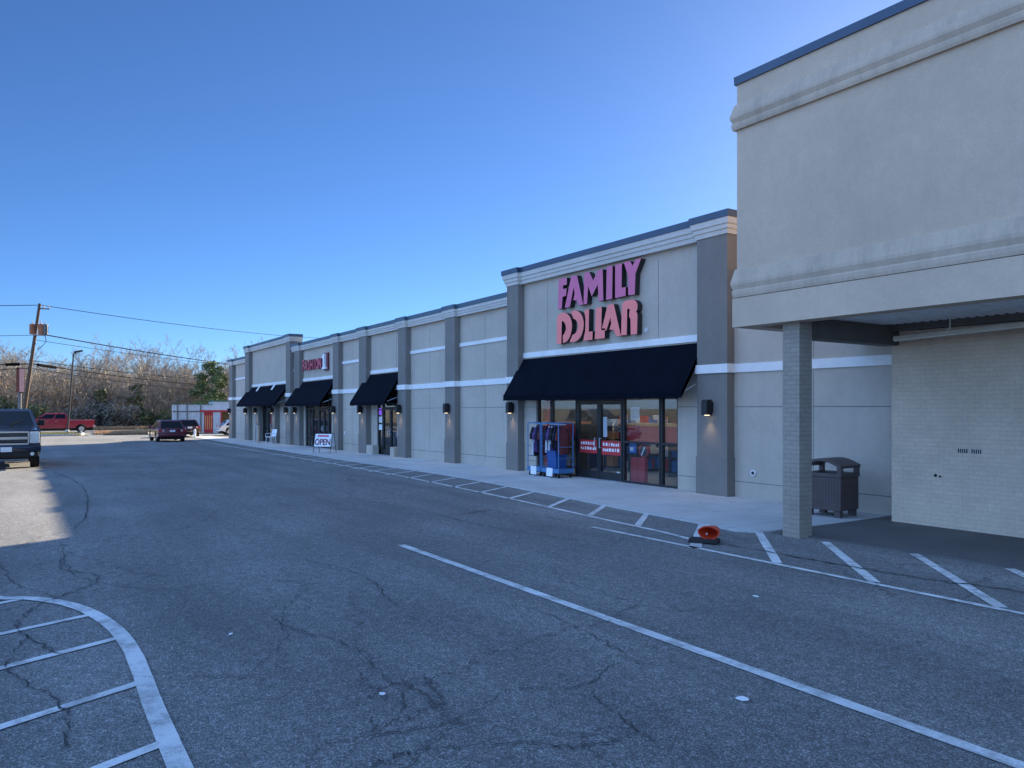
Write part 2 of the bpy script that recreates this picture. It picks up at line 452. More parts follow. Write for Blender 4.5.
# ------------------------------------------------------------------ ground
def strip_poly(name, pts, z, mat, label=None, thick=0.0, kind='structure'):
    """flat polygon in plan, laid on the falling ground"""
    mb = MB(); bm = mb.bm
    vs = [bm.verts.new((p[0], p[1], z)) for p in pts]
    f = bm.faces.new(vs)
    if f.calc_area() and f.normal.z < 0: f.normal_flip()
    bm.normal_update()
    if f.normal.z < 0: bmesh.ops.reverse_faces(bm, faces=[f])
    if thick:
        r = bmesh.ops.extrude_face_region(bm, geom=[f])
        for e in r['geom']:
            if isinstance(e, bmesh.types.BMVert): e.co.z += 0
        for v in vs: v.co.z -= thick
    bmesh.ops.triangulate(bm, faces=bm.faces[:])
    for cut in (-22, -110):
        bmesh.ops.bisect_plane(bm, geom=bm.verts[:] + bm.edges[:] + bm.faces[:], plane_co=(cut, 0, 0), plane_no=(1, 0, 0))
    o = mb.build(name, mat, drape=True)
    return tag(o, label, kind=kind)

def rect(x0, x1, y0, y1): return [(x0, y0), (x1, y0), (x1, y1), (x0, y1)]

def smooth_line(pts, k=8):
    """Catmull-Rom through the points"""
    P = [Vector((*p, 0)) for p in pts]; P = [2 * P[0] - P[1]] + P + [2 * P[-1] - P[-2]]; out = []
    for i in range(1, len(P) - 2):
        for j in range(k):
            t = j / k; a, b, c, d = P[i - 1:i + 3]
            out.append(.5 * ((2 * b) + (c - a) * t + (2 * a - 5 * b + 4 * c - d) * t * t + (3 * b - a - 3 * c + d) * t ** 3))
    out.append(P[-2]); return out

def ribbon(name, pts, wd, z, mat, kind='structure', label=None, jag=0.):
    mb = MB(); bm = mb.bm; L = []
    P = [Vector((p[0], p[1], 0)) for p in pts]
    rnd = random.Random(len(pts) * 7 + int(abs(pts[0][0]) * 10))
    for i, p in enumerate(P):
        d = (P[min(i + 1, len(P) - 1)] - P[max(i - 1, 0)]).normalized(); n = Vector((-d.y, d.x, 0))
        ww = (wd[i] if isinstance(wd, (list, tuple)) else wd) * (1 + (rnd.random() - .5) * jag) / 2
        L.append((bm.verts.new(p + n * ww + Vector((0, 0, z))), bm.verts.new(p - n * ww + Vector((0, 0, z)))))
    for a, b in zip(L, L[1:]): bm.faces.new((a[0], a[1], b[1], b[0]))
    bmesh.ops.bisect_plane(bm, geom=bm.verts[:] + bm.edges[:] + bm.faces[:], plane_co=(-22, 0, 0), plane_no=(1, 0, 0))
    o = mb.build(name, mat, drape=True)
    return tag(o, label, kind=kind)

strip_poly('ground', rect(-1500, 1500, -1500, 1500), -.03, M['ground'])
strip_poly('parking_lot', rect(-76, 90, -110, 70), 0, M['asphalt'])
strip_poly('street', rect(-101, -88.5, -160, 60), -.008, M['asphalt'])
strip_poly('driveway', rect(-89.5, -75, 5.6, 7.2) , -.004, M['asphalt'])
SIDE = [(-75, 14.0), (-75, 12.75), (-62, 12.1), (-45, 11.75), (-30, 11.45), (-21, 11.38), (-18.3, 11.25), (-16.2, 11.05), (-14.5, 10.9), (-12.8, 10.72), (-11.4, 10.6),
        (-9.9, 10.5), (-8.75, 10.35), (-8.45, 10.6), (-8.36, 11.2), (-8.3, 12.6), (-8.3, 14.34), (-62.5, 14.34), (-62.5, 14.0)]
strip_poly('sidewalk', SIDE, .03, M['concrete'], thick=.06)
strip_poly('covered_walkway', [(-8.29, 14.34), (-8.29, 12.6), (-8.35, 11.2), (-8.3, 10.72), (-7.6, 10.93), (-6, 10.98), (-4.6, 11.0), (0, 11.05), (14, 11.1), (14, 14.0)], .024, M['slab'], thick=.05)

def ln(a, b, wd=.11, z=.008):
    d = Vector((b[0] - a[0], b[1] - a[1])); n = max(2, int(d.length / .4))
    return ribbon('painted_line', [(a[0] + d.x * i / n, a[1] + d.y * i / n) for i in range(n + 1)], wd, z, M['line'], jag=.12)
ln((-10.75, 5.02), (-1.2, 4.98), .125)
ln((-10.5, 8.62), (6, 8.76), .10)
cv = smooth_line([(-60, 10.95), (-50, 10.8), (-41.8, 10.62), (-30.1, 10.42), (-25.2, 10.25), (-20.4, 10.05), (-15.3, 9.74), (-12.65, 9.52), (-10.7, 9.36), (-9.4, 9.26), (-8.5, 9.1)])
ribbon('painted_line', [(p.x, p.y) for p in cv], .10, .008, M['line'])
st = [((-15.66, 10.95), (-14.87, 9.70)), ((-14.05, 10.80), (-13.15, 9.60)), ((-12.62, 10.68), (-11.64, 9.48)), ((-11.18, 10.56), (-10.14, 9.36))]
for i in range(14):
    x = -17.15 - 1.5 * i
    top = 11.05 + min(.35, .022 * i * 1.5); bot = 9.78 + .03 * i
    st.append(((x, top + .08), (x + .82, bot)))
for a, b in st: ln(a, b, .12)
for a, b in (((-9.58, 10.46), (-8.06, 8.60)), ((-8.5, 10.62), (-6.67, 8.72)), ((-7.30, 10.72), (-5.28, 8.74)), ((-5.99, 10.92), (-3.88, 8.76)), ((-4.75, 10.96), (-2.5, 8.78)), ((-3.4, 10.96), (-1.1, 8.78))):
    ln(a, b, .13 if a[0] > -9 else .19)
# striped island outlined by a broad curving band, lower left
io = [(-12.5, -1.35), (-11.0, -.65), (-10.22, -.14), (-10.0, .15), (-9.55, .46), (-8.95, .68), (-8.18, .82), (-7.42, .87), (-6.6, .86), (-6, .84), (-5.3, .83), (-4.5, .82), (-3.2, .80)]
sm = smooth_line(io, 6)
ribbon('painted_line', [(p.x, p.y) for p in sm], .135, .012, M['line'], jag=.06)
for a, b in (((-9.55, -1.0), (-10.04, .16)), ((-8.22, -1.0), (-8.86, .66)), ((-7.05, -1.0), (-7.83, .82)), ((-5.66, -1.0), (-6.46, .82)), ((-4.45, -1.0), (-5.22, .80)), ((-3.2, -1.0), (-4.0, .79))):
    ln(a, b, .095)

def crack(pts, wd, seed):
    rnd = random.Random(seed); P = smooth_line(pts, 14); out = []
    for i, p in enumerate(P):
        out.append((p.x + rnd.uniform(-.03, .03), p.y + rnd.uniform(-.03, .03)))
    ws = [max(.003, .75 * wd * rnd.uniform(.25, 1.4)) * (.4 if i in (0, len(P) - 1) else 1) for i in range(len(P))]
    ribbon('pavement_crack', out, ws, .014, M['crack'])
crack([(-4.6, 1.9), (-4.5, 2.5), (-4.75, 3.1), (-4.55, 3.6), (-4.8, 4.2)], .016, 1)
crack([(-4.5, 2.5), (-4.2, 2.1), (-3.9, 1.7)], .012, 2)
crack([(-6.2, 1.6), (-7.0, 2.1), (-7.8, 2.3), (-8.8, 2.9)], .012, 3)
crack([(-12.5, .6), (-11.6, .55), (-10.9, .9), (-10.3, .75), (-9.5, .2), (-8.6, .05), (-7.6, .35)], .022, 4)
crack([(-8.4, .1), (-7.3, -.02), (-6.3, .3), (-5.4, .25)], .018, 5)
crack([(-13.6, 1.2), (-12.8, 2.3), (-12.9, 3.6), (-12.2, 4.5)], .014, 6)
crack([(-30, 1.2), (-24, 1.6), (-18, 1.3), (-15.2, .9)], .03, 7)
crack([(-20, 3.2), (-20.5, 5.0), (-19.8, 7.0), (-20.2, 9.0)], .03, 8)
crack([(-8.6, 9.15), (-7.6, 9.26), (-6.0, 9.34), (-4.9, 9.46), (-4.0, 9.7), (-1, 9.9)], .05, 9)
crack([(-17, 6.6), (-14.5, 7.0), (-11.5, 7.1), (-9.4, 7.6)], .02, 10)

crack([(-4.21, 1.74), (-4.23, 1.97), (-4.18, 2.22), (-3.98, 2.68), (-3.74, 2.93), (-3.65, 3.39)], .015, 20)
crack([(-7.75, 2.18), (-7.11, 2.28), (-6.5, 2.49), (-5.26, 2.41), (-4.71, 2.23)], .015, 21)
crack([(-12.61, -0.14), (-10.88, 0.03), (-10.3, 0.27), (-9.74, 0.46)], .015, 22)
crack([(-4.42, 3.6), (-3.87, 3.46), (-3.53, 3.41)], .015, 23)
crack([(-10.48, 3.36), (-9.12, 3.69), (-7.31, 3.4)], .015, 24)
crack([(-13.87, 0.63), (-11.11, 0.67), (-9.71, 1.34), (-9.64, 2.11)], .015, 25)
crack([(-7.2, 4.32), (-6.44, 4.58), (-5.36, 4.49), (-4.6, 4.28)], .015, 26)

# ------------------------------------------------------------------ shopping strip
WY, PY = 14.30, 14.05      # wall face, pilaster face
def wall_bay(root, x0, x1, top, openings=(), joints=True):
    mb = MB(); y0, y1 = WY, WY + .26
    if not openings: mb.box(x0, x1, y0, y1, -.2, top)
    else:
        (a, b, h), = openings
        mb.box(x0, a, y0, y1, -.2, h); mb.box(b, x1, y0, y1, -.2, h); mb.box(x0, x1, y0, y1, h, top)
    if joints:
        segs = [(x0, x1)] if not openings else [(x0, openings[0][0]), (openings[0][1], x1)]
        for a, b in segs:
            for z in (.39, 2.15): mb.box(a + .02, b - .02, y0 - .003, y0, z - .009, z + .009, 1)
        if not openings:
            c = (x0 + x1) / 2
            mb.box(c - .007, c + .007, y0 - .0035, y0, .2, 2.9, 1)
            mb.box(c - .007, c + .007, y0 - .0035, y0, 3.2, top - .4, 1)
        else:
            for c in (x0 + (x1 - x0) * .17, x0 + (x1 - x0) * .80): mb.box(c - .007, c + .007, y0 - .0035, y0, 3.98, top - .45, 1)
    return mb.build('wall', [M['stucco'], M['groove']], root, drape=True)

def cornice_path(mb, pts, prof, mi=0):
    """sweep a profile (outward, z) along an axis-aligned plan path with mitred corners"""
    n = len(pts); P = [Vector((p[0], p[1], 0)) for p in pts]; rings = []
    for i in range(n):
        def nr(a, b):
            d = (b - a).normalized(); return Vector((d.y, -d.x, 0))
        if i == 0: nn = nr(P[0], P[1]); k = 1
        elif i == n - 1: nn = nr(P[-2], P[-1]); k = 1
        else:
            n1, n2 = nr(P[i - 1], P[i]), nr(P[i], P[i + 1]); nn = n1 + n2
            nn = nn / max(.2, nn.length_squared / 2) if nn.length > .01 else n1
        rings.append([mb.bm.verts.new(P[i] + nn * o + Vector((0, 0, z))) for o, z in prof])
    m = len(prof)
    for A, B in zip(rings, rings[1:]):
        for j in range(m):
            mb.bm.faces.new((A[j], A[(j + 1) % m], B[(j + 1) % m], B[j])).material_index = mi
    for rg in (rings[0], rings[-1][::-1]): mb.bm.faces.new(rg).material_index = mi

CORN = [(-.20, -.46), (.05, -.46), (.07, -.33), (.12, -.31), (.13, -.20), (.19, -.17), (.21, 0), (-.20, 0)]
WC = WY - .13
def crest(root, x0, x1, top, pil, end_left=None, end_right=None, cop='coping_dark', cs=.60):
    """white cornice that breaks forward over the pilasters, with a metal coping on it"""
    path = []
    if end_left is not None: path.append((x0, end_left))
    cur = x0
    ev = sorted(pil)
    first = True
    for a, b in ev:
        if abs(a - cur) < .01: path.append((a, PY - .0))
        else: path += [(cur, WC)] if first or True else []; path += [(a, WC), (a, PY)]
        path.append((b, PY)); 
        if b < x1 - .01: path.append((b, WC))
        cur = b; first = False
    if cur < x1 - .01: path.append((x1, WC))
    if end_right is not None: path.append((x1, end_right))
    q = [path[0]]
    for p in path[1:]:
        if abs(p[0] - q[-1][0]) + abs(p[1] - q[-1][1]) > .005: q.append(p)
    mb = MB(); cornice_path(mb, q, [(o * cs * .72, top + z * cs) for o, z in CORN]); mb.build('cornice', M['cornice'], root, drape=True)
    mb = MB(); cornice_path(mb, q, [(-.30, top + .004), (.175 * cs, top + .004), (.185 * cs, top + .165), (-.30, top + .18)])
    mb.build('coping', M[cop], root, drape=True)

def pilaster(root, x0, x1, top, band=True, zb=-.2):
    mb = MB(); mb.box(x0, x1, PY, WY + .1, .965, top)
    p = mb.build('pilaster', M['taupe'], root, drape=True)
    mb = MB(); mb.box(x0 - .02, x1 + .02, PY - .02, WY + .1, zb, .94); mb.box(x0 - .005, x1 + .005, PY - .005, WY + .1, .94, .965, 1)
    mb.build('plinth', [M['taupe'], M['groove']], p, drape=True)
    if band:
        mb = MB(); mb.box(x0 - .04, x1 + .04, PY - .04, WY + .1, 2.955, 3.165); mb.build('band', M['trim'], p, drape=True)
    return p

def band(root, x0, x1, z0, z1):
    MB().box(x0, x1, WY - .04, WY + .05, z0, z1).build('trim_band', M['trim'], root, drape=True)

def awning(root, x0, x1, y1, zt, zb, brackets=True, val=.16):
    """sloping canvas with closed sides, a short valance and a tube frame inside"""
    mb = MB(); y0 = WY - .03; nx = max(4, int((x1 - x0) / .9)); ny = 6; t = .012
    rnd = random.Random(int(x0 * 10))
    def sag(u, v): return -.018 * math.sin(math.pi * v) * (.6 + .4 * math.cos(u * nx * math.pi * 2))
    g = [[mb.bm.verts.new((x0 + (x1 - x0) * i / (nx * 3), y0 + (y1 - y0) * j / ny, zt + (zb + val - zt) * j / ny + sag(i / (nx * 3), j / ny))) for j in range(ny + 1)] for i in range(nx * 3 + 1)]
    for i in range(nx * 3):
        for j in range(ny): mb.bm.faces.new((g[i][j], g[i + 1][j], g[i + 1][j + 1], g[i][j + 1]))
    # valance
    lo = [mb.bm.verts.new((c[ny].co.x, y1 - .004, zb + rnd.uniform(-.008, .008))) for c in g]
    for i in range(nx * 3): mb.bm.faces.new((g[i][ny], g[i + 1][ny], lo[i + 1], lo[i]))
    for i in (0, -1):
        c = g[i]; bt = mb.bm.verts.new((c[0].co.x, y0, zt - .22))
        mb.bm.faces.new([c[j] for j in range(ny + 1)] + [lo[i], bt])
    for k in range(1, nx):
        x = x0 + (x1 - x0) * k / nx
        for j in range(ny):
            za, zb_ = (zt + (zb + val - zt) * q / ny + sag(k / nx, q / ny) + .004 for q in (j, j + 1)); ya, yb = (y0 + (y1 - y0) * q / ny - .004 for q in (j, j + 1))
            mb.quad((x - .018, ya, za), (x + .018, ya, za), (x + .018, yb, zb_), (x - .018, yb, zb_))
    r = bmesh.ops.solidify(mb.bm, geom=mb.bm.faces[:], thickness=t)
    a = mb.build('awning', M['awning'], root, drape=True)
    mb = MB()
    for x in (x0 + .06, (x0 + x1) / 2, x1 - .06):
        mb.tube([(x, y0, zb + .42), (x, y1 + .03, zb + .12)], .016, 6); mb.tube([(x, y0, zb + .46), (x, y0 - .2, zb + .85)], .014, 6)
    mb.tube([(x0 + .03, y1 + .03, zb + .1), (x1 - .03, y1 + .03, zb + .1)], .016, 6)
    mb.build('bracket', M['galv'], a, drape=True)
    return a

def window(root, x0, x1, z0, z1, rail=(), fw=.055, y=14.40, name='window'):
    mb = MB(); d = .05
    mb.box(x0, x0 + fw, y - d, y + d, z0, z1); mb.box(x1 - fw, x1, y - d, y + d, z0, z1)
    mb.box(x0 + fw, x1 - fw, y - d, y + d, z0, z0 + fw * (1 if name == 'window' else 3.2)); mb.box(x0 + fw, x1 - fw, y - d, y + d, z1 - fw, z1)
    for r in rail: mb.box(x0 + fw, x1 - fw, y - d, y + d, r - fw / 2, r + fw / 2)
    f = mb.build(name, M['black'], root, drape=True)
    MB().box(x0 + fw, x1 - fw, y - .004, y + .004, z0 + fw * .9, z1 - fw * .9).build('pane', M['glass'], f, drape=True)
    return f

def door(root, x0, x1, z1, hinge):
    d = window(root, x0, x1, .05, z1, name='door', fw=.07)
    hx = x1 - .10 if hinge == 'l' else x0 + .10
    mb = MB(); mb.tube([(hx, 14.28, .95), (hx, 14.28, 1.25)], .014, 8)
    for z in (.97, 1.23): mb.tube([(hx, 14.28, z), (hx, 14.36, z)], .010, 6)
    mb.build('handle', M['galv'], d, drape=True)
    return d

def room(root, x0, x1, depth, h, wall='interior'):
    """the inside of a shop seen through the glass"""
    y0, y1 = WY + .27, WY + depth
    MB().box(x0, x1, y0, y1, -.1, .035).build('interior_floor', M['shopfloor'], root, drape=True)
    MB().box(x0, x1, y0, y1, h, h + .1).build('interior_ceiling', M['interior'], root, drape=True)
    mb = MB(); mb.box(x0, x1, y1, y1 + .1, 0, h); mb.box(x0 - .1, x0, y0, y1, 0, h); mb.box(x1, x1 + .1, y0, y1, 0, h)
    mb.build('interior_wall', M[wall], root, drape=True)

# ---- the dollar store block
ds = thing('store_building', (-17, WY, 0), 'tall grey stucco shop front with a wide navy awning below large pink lettering', 'store')
FX0, FX1, FT = -21.67, -12.15, 6.60
wall_bay(ds, -21.0, -13.1, FT - .1, [(-20.3, -13.98, 2.95)])
pilaster(ds, -21.67, -20.99, FT - .33); pilaster(ds, -13.09, -12.15, FT - .33)
crest(ds, FX0, FX1, FT, [(-21.67, -20.99), (-13.09, -12.15)], WY + 6, WY + 6, 'coping', .80)
band(ds, -20.99, -13.09, 3.78, 3.95)
mb = MB(); mb.box(FX0 + .02, FX0 + .26, WY + .1, WY + 14, 4.6, FT); mb.box(FX1 - .26, FX1 - .02, WY + .1, WY + 14, 4.6, FT); mb.box(FX0 + .26, FX1 - .26, WY + .27, WY + .5, 4.6, FT - .02)
mb.build('parapet_return', M['stucco'], ds)
awning(ds, -21.08, -13.10, 13.52, 3.74, 2.36)
window(ds, -20.28, -19.55, .03, 2.93, (1.17, 2.42)); window(ds, -19.53, -18.24, .03, 2.93, (1.17, 2.42))
window(ds, -16.14, -14.66, .03, 2.93, (1.17, 2.42)); window(ds, -14.64, -14.0, .03, 2.93, (1.17, 2.42))
MB().box(-18.22, -16.16, 14.35, 14.45, 2.30, 2.42).box(-18.22, -16.16, 14.35, 14.45, 2.85, 2.93).build('door_header', M['black'], ds)
d1 = door(ds, -18.21, -17.20, 2.29, 'l'); d2 = door(ds, -17.18, -16.17, 2.29, 'r')
MB().box(-18.2, -16.17, 14.16, 14.36, .02, .045).build('threshold', M['galv'], ds)
def decal(parent, x0, x1, z0, z1, seed, mat='red', y=14.385, rows=2):
    mb = MB(); mb.box(x0, x1, y - .004, y, z0, z1); rnd = random.Random(seed); h = (z1 - z0) / (rows + .6)
    for r in range(rows):
        x = x0 + .06; zz = z1 - h * (r + .95)
        while x < x1 - .12:
            wd = rnd.uniform(.035, .09)
            mb.box(x, min(x + wd, x1 - .05), y - .006, y - .004, zz, zz + h * rnd.uniform(.45, .62), 1); x += wd + rnd.uniform(.02, .06)
    return mb.build('door_decal', [M[mat], M['paper']], parent)
decal(d1, -18.12, -17.28, .78, 1.17, 3); decal(d2, -17.10, -16.25, .76, 1.17, 5)
mb = MB(); mb.box(-16.42, -16.30, 14.375, 14.379, .16, .30); mb.build('sticker', M['paper'], d2)
mb = MB(); mb.box(-17.02, -16.85, 14.375, 14.379, 1.28, 1.86); mb.build('poster', M['galv'], d2)
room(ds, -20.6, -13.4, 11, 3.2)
# roof behind the parapets of the whole strip
mb = MB(); mb.box(FX0 + .3, FX1 - .3, WY + .51, WY + 30, 4.9, 5.05); mb.box(FX0 + .3, FX1 - .3, WY + 29.7, WY + 30, 0, 4.9)
mb.build('roof', M['soffit'], ds)

# inside the store
def counter(x0, x1, y, z0, z1, label):
    mb = MB(); mb.box(x0, x1, y, y + .10, z0, z1 - .07); mb.box(x0, x1, y - .012, y + .5, z1 - .07, z1, 1); mb.box(x0, x0 + .05, y + .1, y + .46, 0.035, z0 + .2, 2); mb.box(x1 - .05, x1, y + .1, y + .46, .035, z0 + .2, 2)
    mb.box(x0 + .06, x1 - .06, y + .1, y + .46, z0 + .01, z0 + .03, 2)
    o = mb.build('window_counter', [M['red'], M['orange'], M['interior_dark']])
    return tag(o, label, 'counter', 'red counters behind the shop windows')
counter(-16.1, -14.0, 14.47, 1.17, 1.70, 'red counter with an orange top edge behind the right shop window')
counter(-20.2, -18.3, 14.47, 1.17, 1.70, 'red counter with an orange top edge behind the garment carts')
mb = MB(); mb.box(-15.98, -15.42, 14.5, 14.62, .04, .74, bev=.01); mb.box(-15.71, -15.70, 14.492, 14.499, .06, .72, 1)
tag(mb.build('display_box', [M['red'], M['interior_dark']]), 'red display box standing low behind the shop window right of the doors', 'display box')
mb = MB(); mb.cyl((-15.42, 14.45, .95), .19, .012, 'y', 28); mb.cyl((-15.42, 14.442, .95), .15, .010, 'y', 28, 1)
mb.slab((-15.50, 14.438, .83), (-15.46, 14.438, .81), (-15.33, 14.438, 1.05), (-15.37, 14.438, 1.07), -.004, 2)
tag(mb.build('round_sign', [M['red'], M['interior_dark'], M['paper']]), 'round red and black sign with a white slash in the shop window', 'window sign')
mb = MB(); mb.box(-16.03, -15.75, 14.49, 14.496, .86, 1.12); mb.box(-15.99, -15.86, 14.484, 14.49, .92, 1.02, 1); mb.box(-16.0, -15.82, 14.49, 14.496, 1.13, 1.17, 1)
tag(mb.build('window_poster', [M['blue_steel'], M['paper']]), 'small blue poster taped inside the window beside the round sign', 'poster')
mb = MB(); mb.box(-15.98, -15.62, 14.49, 14.496, 1.78, 2.14); mb.box(-15.9, -15.7, 14.486, 14.49, 1.86, 1.88, 1)
tag(mb.build('window_poster', [M['paper'], M['galv']]), 'pale blank paper notice taped in the upper right shop window', 'poster')
mb = MB(); mb.box(-20.18, -19.9, 14.55, 14.62, .05, 2.8)
tag(mb.build('banner', M['red']), 'tall narrow red banner standing in the leftmost shop window', 'banner')
for i, (x, y) in enumerate(((-19.4, 16.5), (-17.2, 16.5), (-15.2, 16.5), (-19.4, 19.5), (-17.2, 19.5), (-15.2, 19.5))):
    t = thing('ceiling_light', (x, y, 3.1), 'lit fluorescent strip light on the ceiling inside the dollar store', 'ceiling light', 'strip lights inside the store')
    mb = MB(); mb.box(-.62 + x, .62 + x, y - .09, y + .09, 3.10, 3.19); mb.build('housing', M['white'], t)
    MB().box(-.58 + x, .58 + x, y - .06, y + .06, 3.07, 3.099).build('tube', M['tube'], t)
for i, x in enumerate((-19.6, -18.4, -16.6, -15.2)):
    t = thing('store_shelf', (x, 18.2, .04), ['far left', 'second', 'third', 'far right'][i] + ' tall stocked shelf unit inside the dollar store', 'shelf', 'shelves inside the store')
    mb = MB(); mb.box(x - .03, x + .03, 16.6, 20.4, .04, 1.9)
    for z in (.15, .6, 1.05, 1.5): mb.box(x - .4, x + .4, 16.6, 20.4, z, z + .03)
    mb.build('rack', M['interior_dark'], t)
    rnd = random.Random(i); mb = MB()
    for z in (.18, .63, 1.08, 1.53):
        y = 16.65
        while y < 20.2:
            h = rnd.uniform(.18, .36); d = rnd.uniform(.12, .3)
            for s in (-1, 1): mb.box(x + s * .06, x + s * rnd.uniform(.28, .38), y, y + d - .02, z + .002, z + h, rnd.randrange(4))
            y += d
    mb.build('goods', [M['red'], M['blue_steel'], M['white'], M['orange']], t)
    o = t.children[1]; o['kind'] = 'stuff'

# ---- sign lettering
LET = {
'F': [(-18.82, 6.1), (-18.41, 6.09), (-18.41, 5.87), (-18.6, 5.88), (-18.61, 5.77), (-18.42, 5.76), (-18.45, 5.54), (-18.63, 5.53), (-18.66, 5.18), (-18.86, 5.17)],
'A': [(-18.19, 6.09), (-17.91, 6.09), (-17.62, 5.18), (-17.84, 5.18), (-17.91, 5.34), (-18.09, 5.36), (-18.02, 5.56), (-18.07, 5.75), (-18.26, 5.18), (-18.51, 5.18)],
'M': [(-17.56, 6.1), (-17.33, 6.1), (-17.15, 5.82), (-16.95, 6.09), (-16.73, 6.09), (-16.70, 5.20), (-16.9, 5.19), (-16.95, 5.68), (-17.22, 5.37), (-17.38, 5.69), (-17.44, 5.18), (-17.6, 5.18)],
'I': [(-16.55, 6.13), (-16.3, 6.12), (-16.32, 5.2), (-16.58, 5.19)],
'L': [(-16.19, 6.12), (-15.91, 6.12), (-15.92, 5.45), (-15.75, 5.45), (-15.76, 5.21), (-16.19, 5.2)],
'Y': [(-15.83, 6.14), (-15.57, 6.13), (-15.48, 5.99), (-15.34, 6.14), (-15.14, 6.14), (-15.36, 5.76), (-15.39, 5.2), (-15.65, 5.21), (-15.65, 5.72)],
'D': [(-18.92, 4.1), (-18.91, 4.88), (-18.86, 4.97), (-18.79, 5.02), (-18.68, 5.045), (-18.52, 5.03), (-18.40, 4.99), (-18.30, 4.92), (-18.21, 4.82), (-18.17, 4.72), (-18.15, 4.61), (-18.17, 4.47), (-18.24, 4.30), (-18.31, 4.22), (-18.41, 4.15), (-18.6, 4.1), (-18.61, 4.34), (-18.53, 4.40), (-18.47, 4.47), (-18.45, 4.56), (-18.47, 4.65), (-18.52, 4.72), (-18.58, 4.77), (-18.66, 4.79), (-18.69, 4.09)],
'O': [(-18.22, 5.02), (-18.08, 5.05), (-17.98, 5.045), (-17.88, 5.015), (-17.79, 4.97), (-17.71, 4.90), (-17.64, 4.80), (-17.60, 4.70), (-17.59, 4.60), (-17.61, 4.45), (-17.68, 4.30), (-17.75, 4.22), (-17.86, 4.15), (-18.03, 4.1), (-18.27, 4.12), (-18.13, 4.32), (-18.03, 4.34), (-17.94, 4.39), (-17.88, 4.47), (-17.86, 4.57), (-17.89, 4.68), (-17.94, 4.74), (-18.01, 4.78), (-18.08, 4.80), (-18.14, 4.91)],
'L1': [(-17.57, 5.0), (-17.34, 5.02), (-17.36, 4.35), (-17.18, 4.35), (-17.19, 4.11), (-17.61, 4.1), (-17.58, 4.23), (-17.52, 4.38), (-17.51, 4.75)],
'L2': [(-17.03, 5.01), (-16.77, 5.02), (-16.79, 4.35), (-16.64, 4.34), (-16.64, 4.11), (-17.08, 4.11)],
'A2': [(-16.51, 5.04), (-16.25, 5.04), (-15.95, 4.12), (-16.15, 4.13), (-16.26, 4.31), (-16.43, 4.34), (-16.36, 4.50), (-16.39, 4.68), (-16.52, 4.41), (-16.59, 4.30), (-16.63, 4.39), (-16.76, 4.4)],
'R': [(-15.91, 4.96), (-15.87, 5.02), (-15.80, 5.06), (-15.67, 5.075), (-15.50, 5.07), (-15.40, 5.05), (-15.32, 4.99), (-15.28, 4.92), (-15.28, 4.82), (-15.30, 4.77), (-15.34, 4.73), (-15.30, 4.69), (-15.28, 4.62), (-15.3, 4.12), (-15.55, 4.12), (-15.56, 4.55), (-15.61, 4.61), (-15.61, 4.71), (-15.59, 4.80), (-15.61, 4.84), (-15.69, 4.84), (-15.71, 4.13), (-15.94, 4.13)]}
sg = thing('shop_sign', (-17, WY, 4.1), 'large FAMILY DOLLAR lettering in magenta and coral with black sides on the grey wall', 'shop sign')
for k, p in LET.items():
    mb = MB(); face = 0
    mb.prism(p, 'y', 14.12, 14.275, 1, 1)
    # the coloured face, inside a thin black rim
    cx = sum(a for a, b in p) / len(p); cz = sum(b for a, b in p) / len(p)
    mb.prism(p, 'y', 14.108, 14.1195, 0, 1)
    o = mb.build('letter', [M['magenta'] if k in 'FAMILY' else M['coral'], M['black']], sg)
    o['label'] = ('magenta' if k in 'FAMILY' else 'coral') + ' letter ' + k[0]
mb = MB(); mb.tube([(-15.12 + .055 * math.cos(t), 14.28, 4.22 + .055 * math.sin(t)) for t in [k * math.pi / 8 for k in range(17)]], .010, 6)
mb.box(-15.145, -15.13, 14.27, 14.29, 4.19, 4.25); mb.box(-15.13, -15.10, 14.27, 14.29, 4.235, 4.25); mb.box(-15.13, -15.10, 14.27, 14.29, 4.212, 4.224); mb.box(-15.10, -15.088, 14.27, 14.29, 4.224, 4.235); mb.slab((-15.12, 14.272, 4.21), (-15.105, 14.272, 4.21), (-15.085, 14.272, 4.19), (-15.10, 14.272, 4.19), .01)
mb.build('registered_mark', M['paper'], sg)

# ---- the low strip with its left tower
sp = thing('shopping_strip', (-42, WY, -.12), 'long low grey stucco shop row with taupe pilasters and three navy awnings', 'shop row')
WT = 5.90
PIL = [(-26.09, -25.32), (-30.39, -29.63), (-34.87, -33.98), (-38.45, -37.65), (-45.01, -44.0), (-61.26, -60.2)]
TOW = [(-56.42, -55.35), (-46.65, -45.75)]
for a, b in PIL: pilaster(sp, a, b, WT - .24)
for a, b in TOW: pilaster(sp, a, b, WT + .42)
wall_bay(sp, -25.32, -21.67, WT - .1); wall_bay(sp, -29.63, -26.09, WT - .1)
wall_bay(sp, -33.98, -30.39, WT - .1, [(-33.25, -31.0, 3.0)]); wall_bay(sp, -37.65, -34.87, WT - .1)
wall_bay(sp, -44.0, -38.45, WT - .1, [(-43.7, -39.3, 3.0)]); wall_bay(sp, -45.75, -45.01, WT - .1, joints=False)
wall_bay(sp, -55.35, -46.65, WT + .6, [(-53.0, -48.9, 3.0)]); wall_bay(sp, -60.2, -56.42, WT - .1)
for a, b in ((-25.32, -21.67), (-29.63, -26.09), (-37.65, -34.87), (-60.2, -56.42), (-45.75, -45.01)):
    band(sp, a, b, 2.96, 3.16); band(sp, a, b, 4.47, 4.60)
for a, b in ((-33.98, -30.39), (-44.0, -38.45), (-55.35, -46.65)): band(sp, a, b, 3.80, 3.96)
for a, b in ((-33.98, -33.9), (-30.75, -30.39)): pass
crest(sp, -45.75, -21.69, WT, sorted(PIL[:5]), None, None)
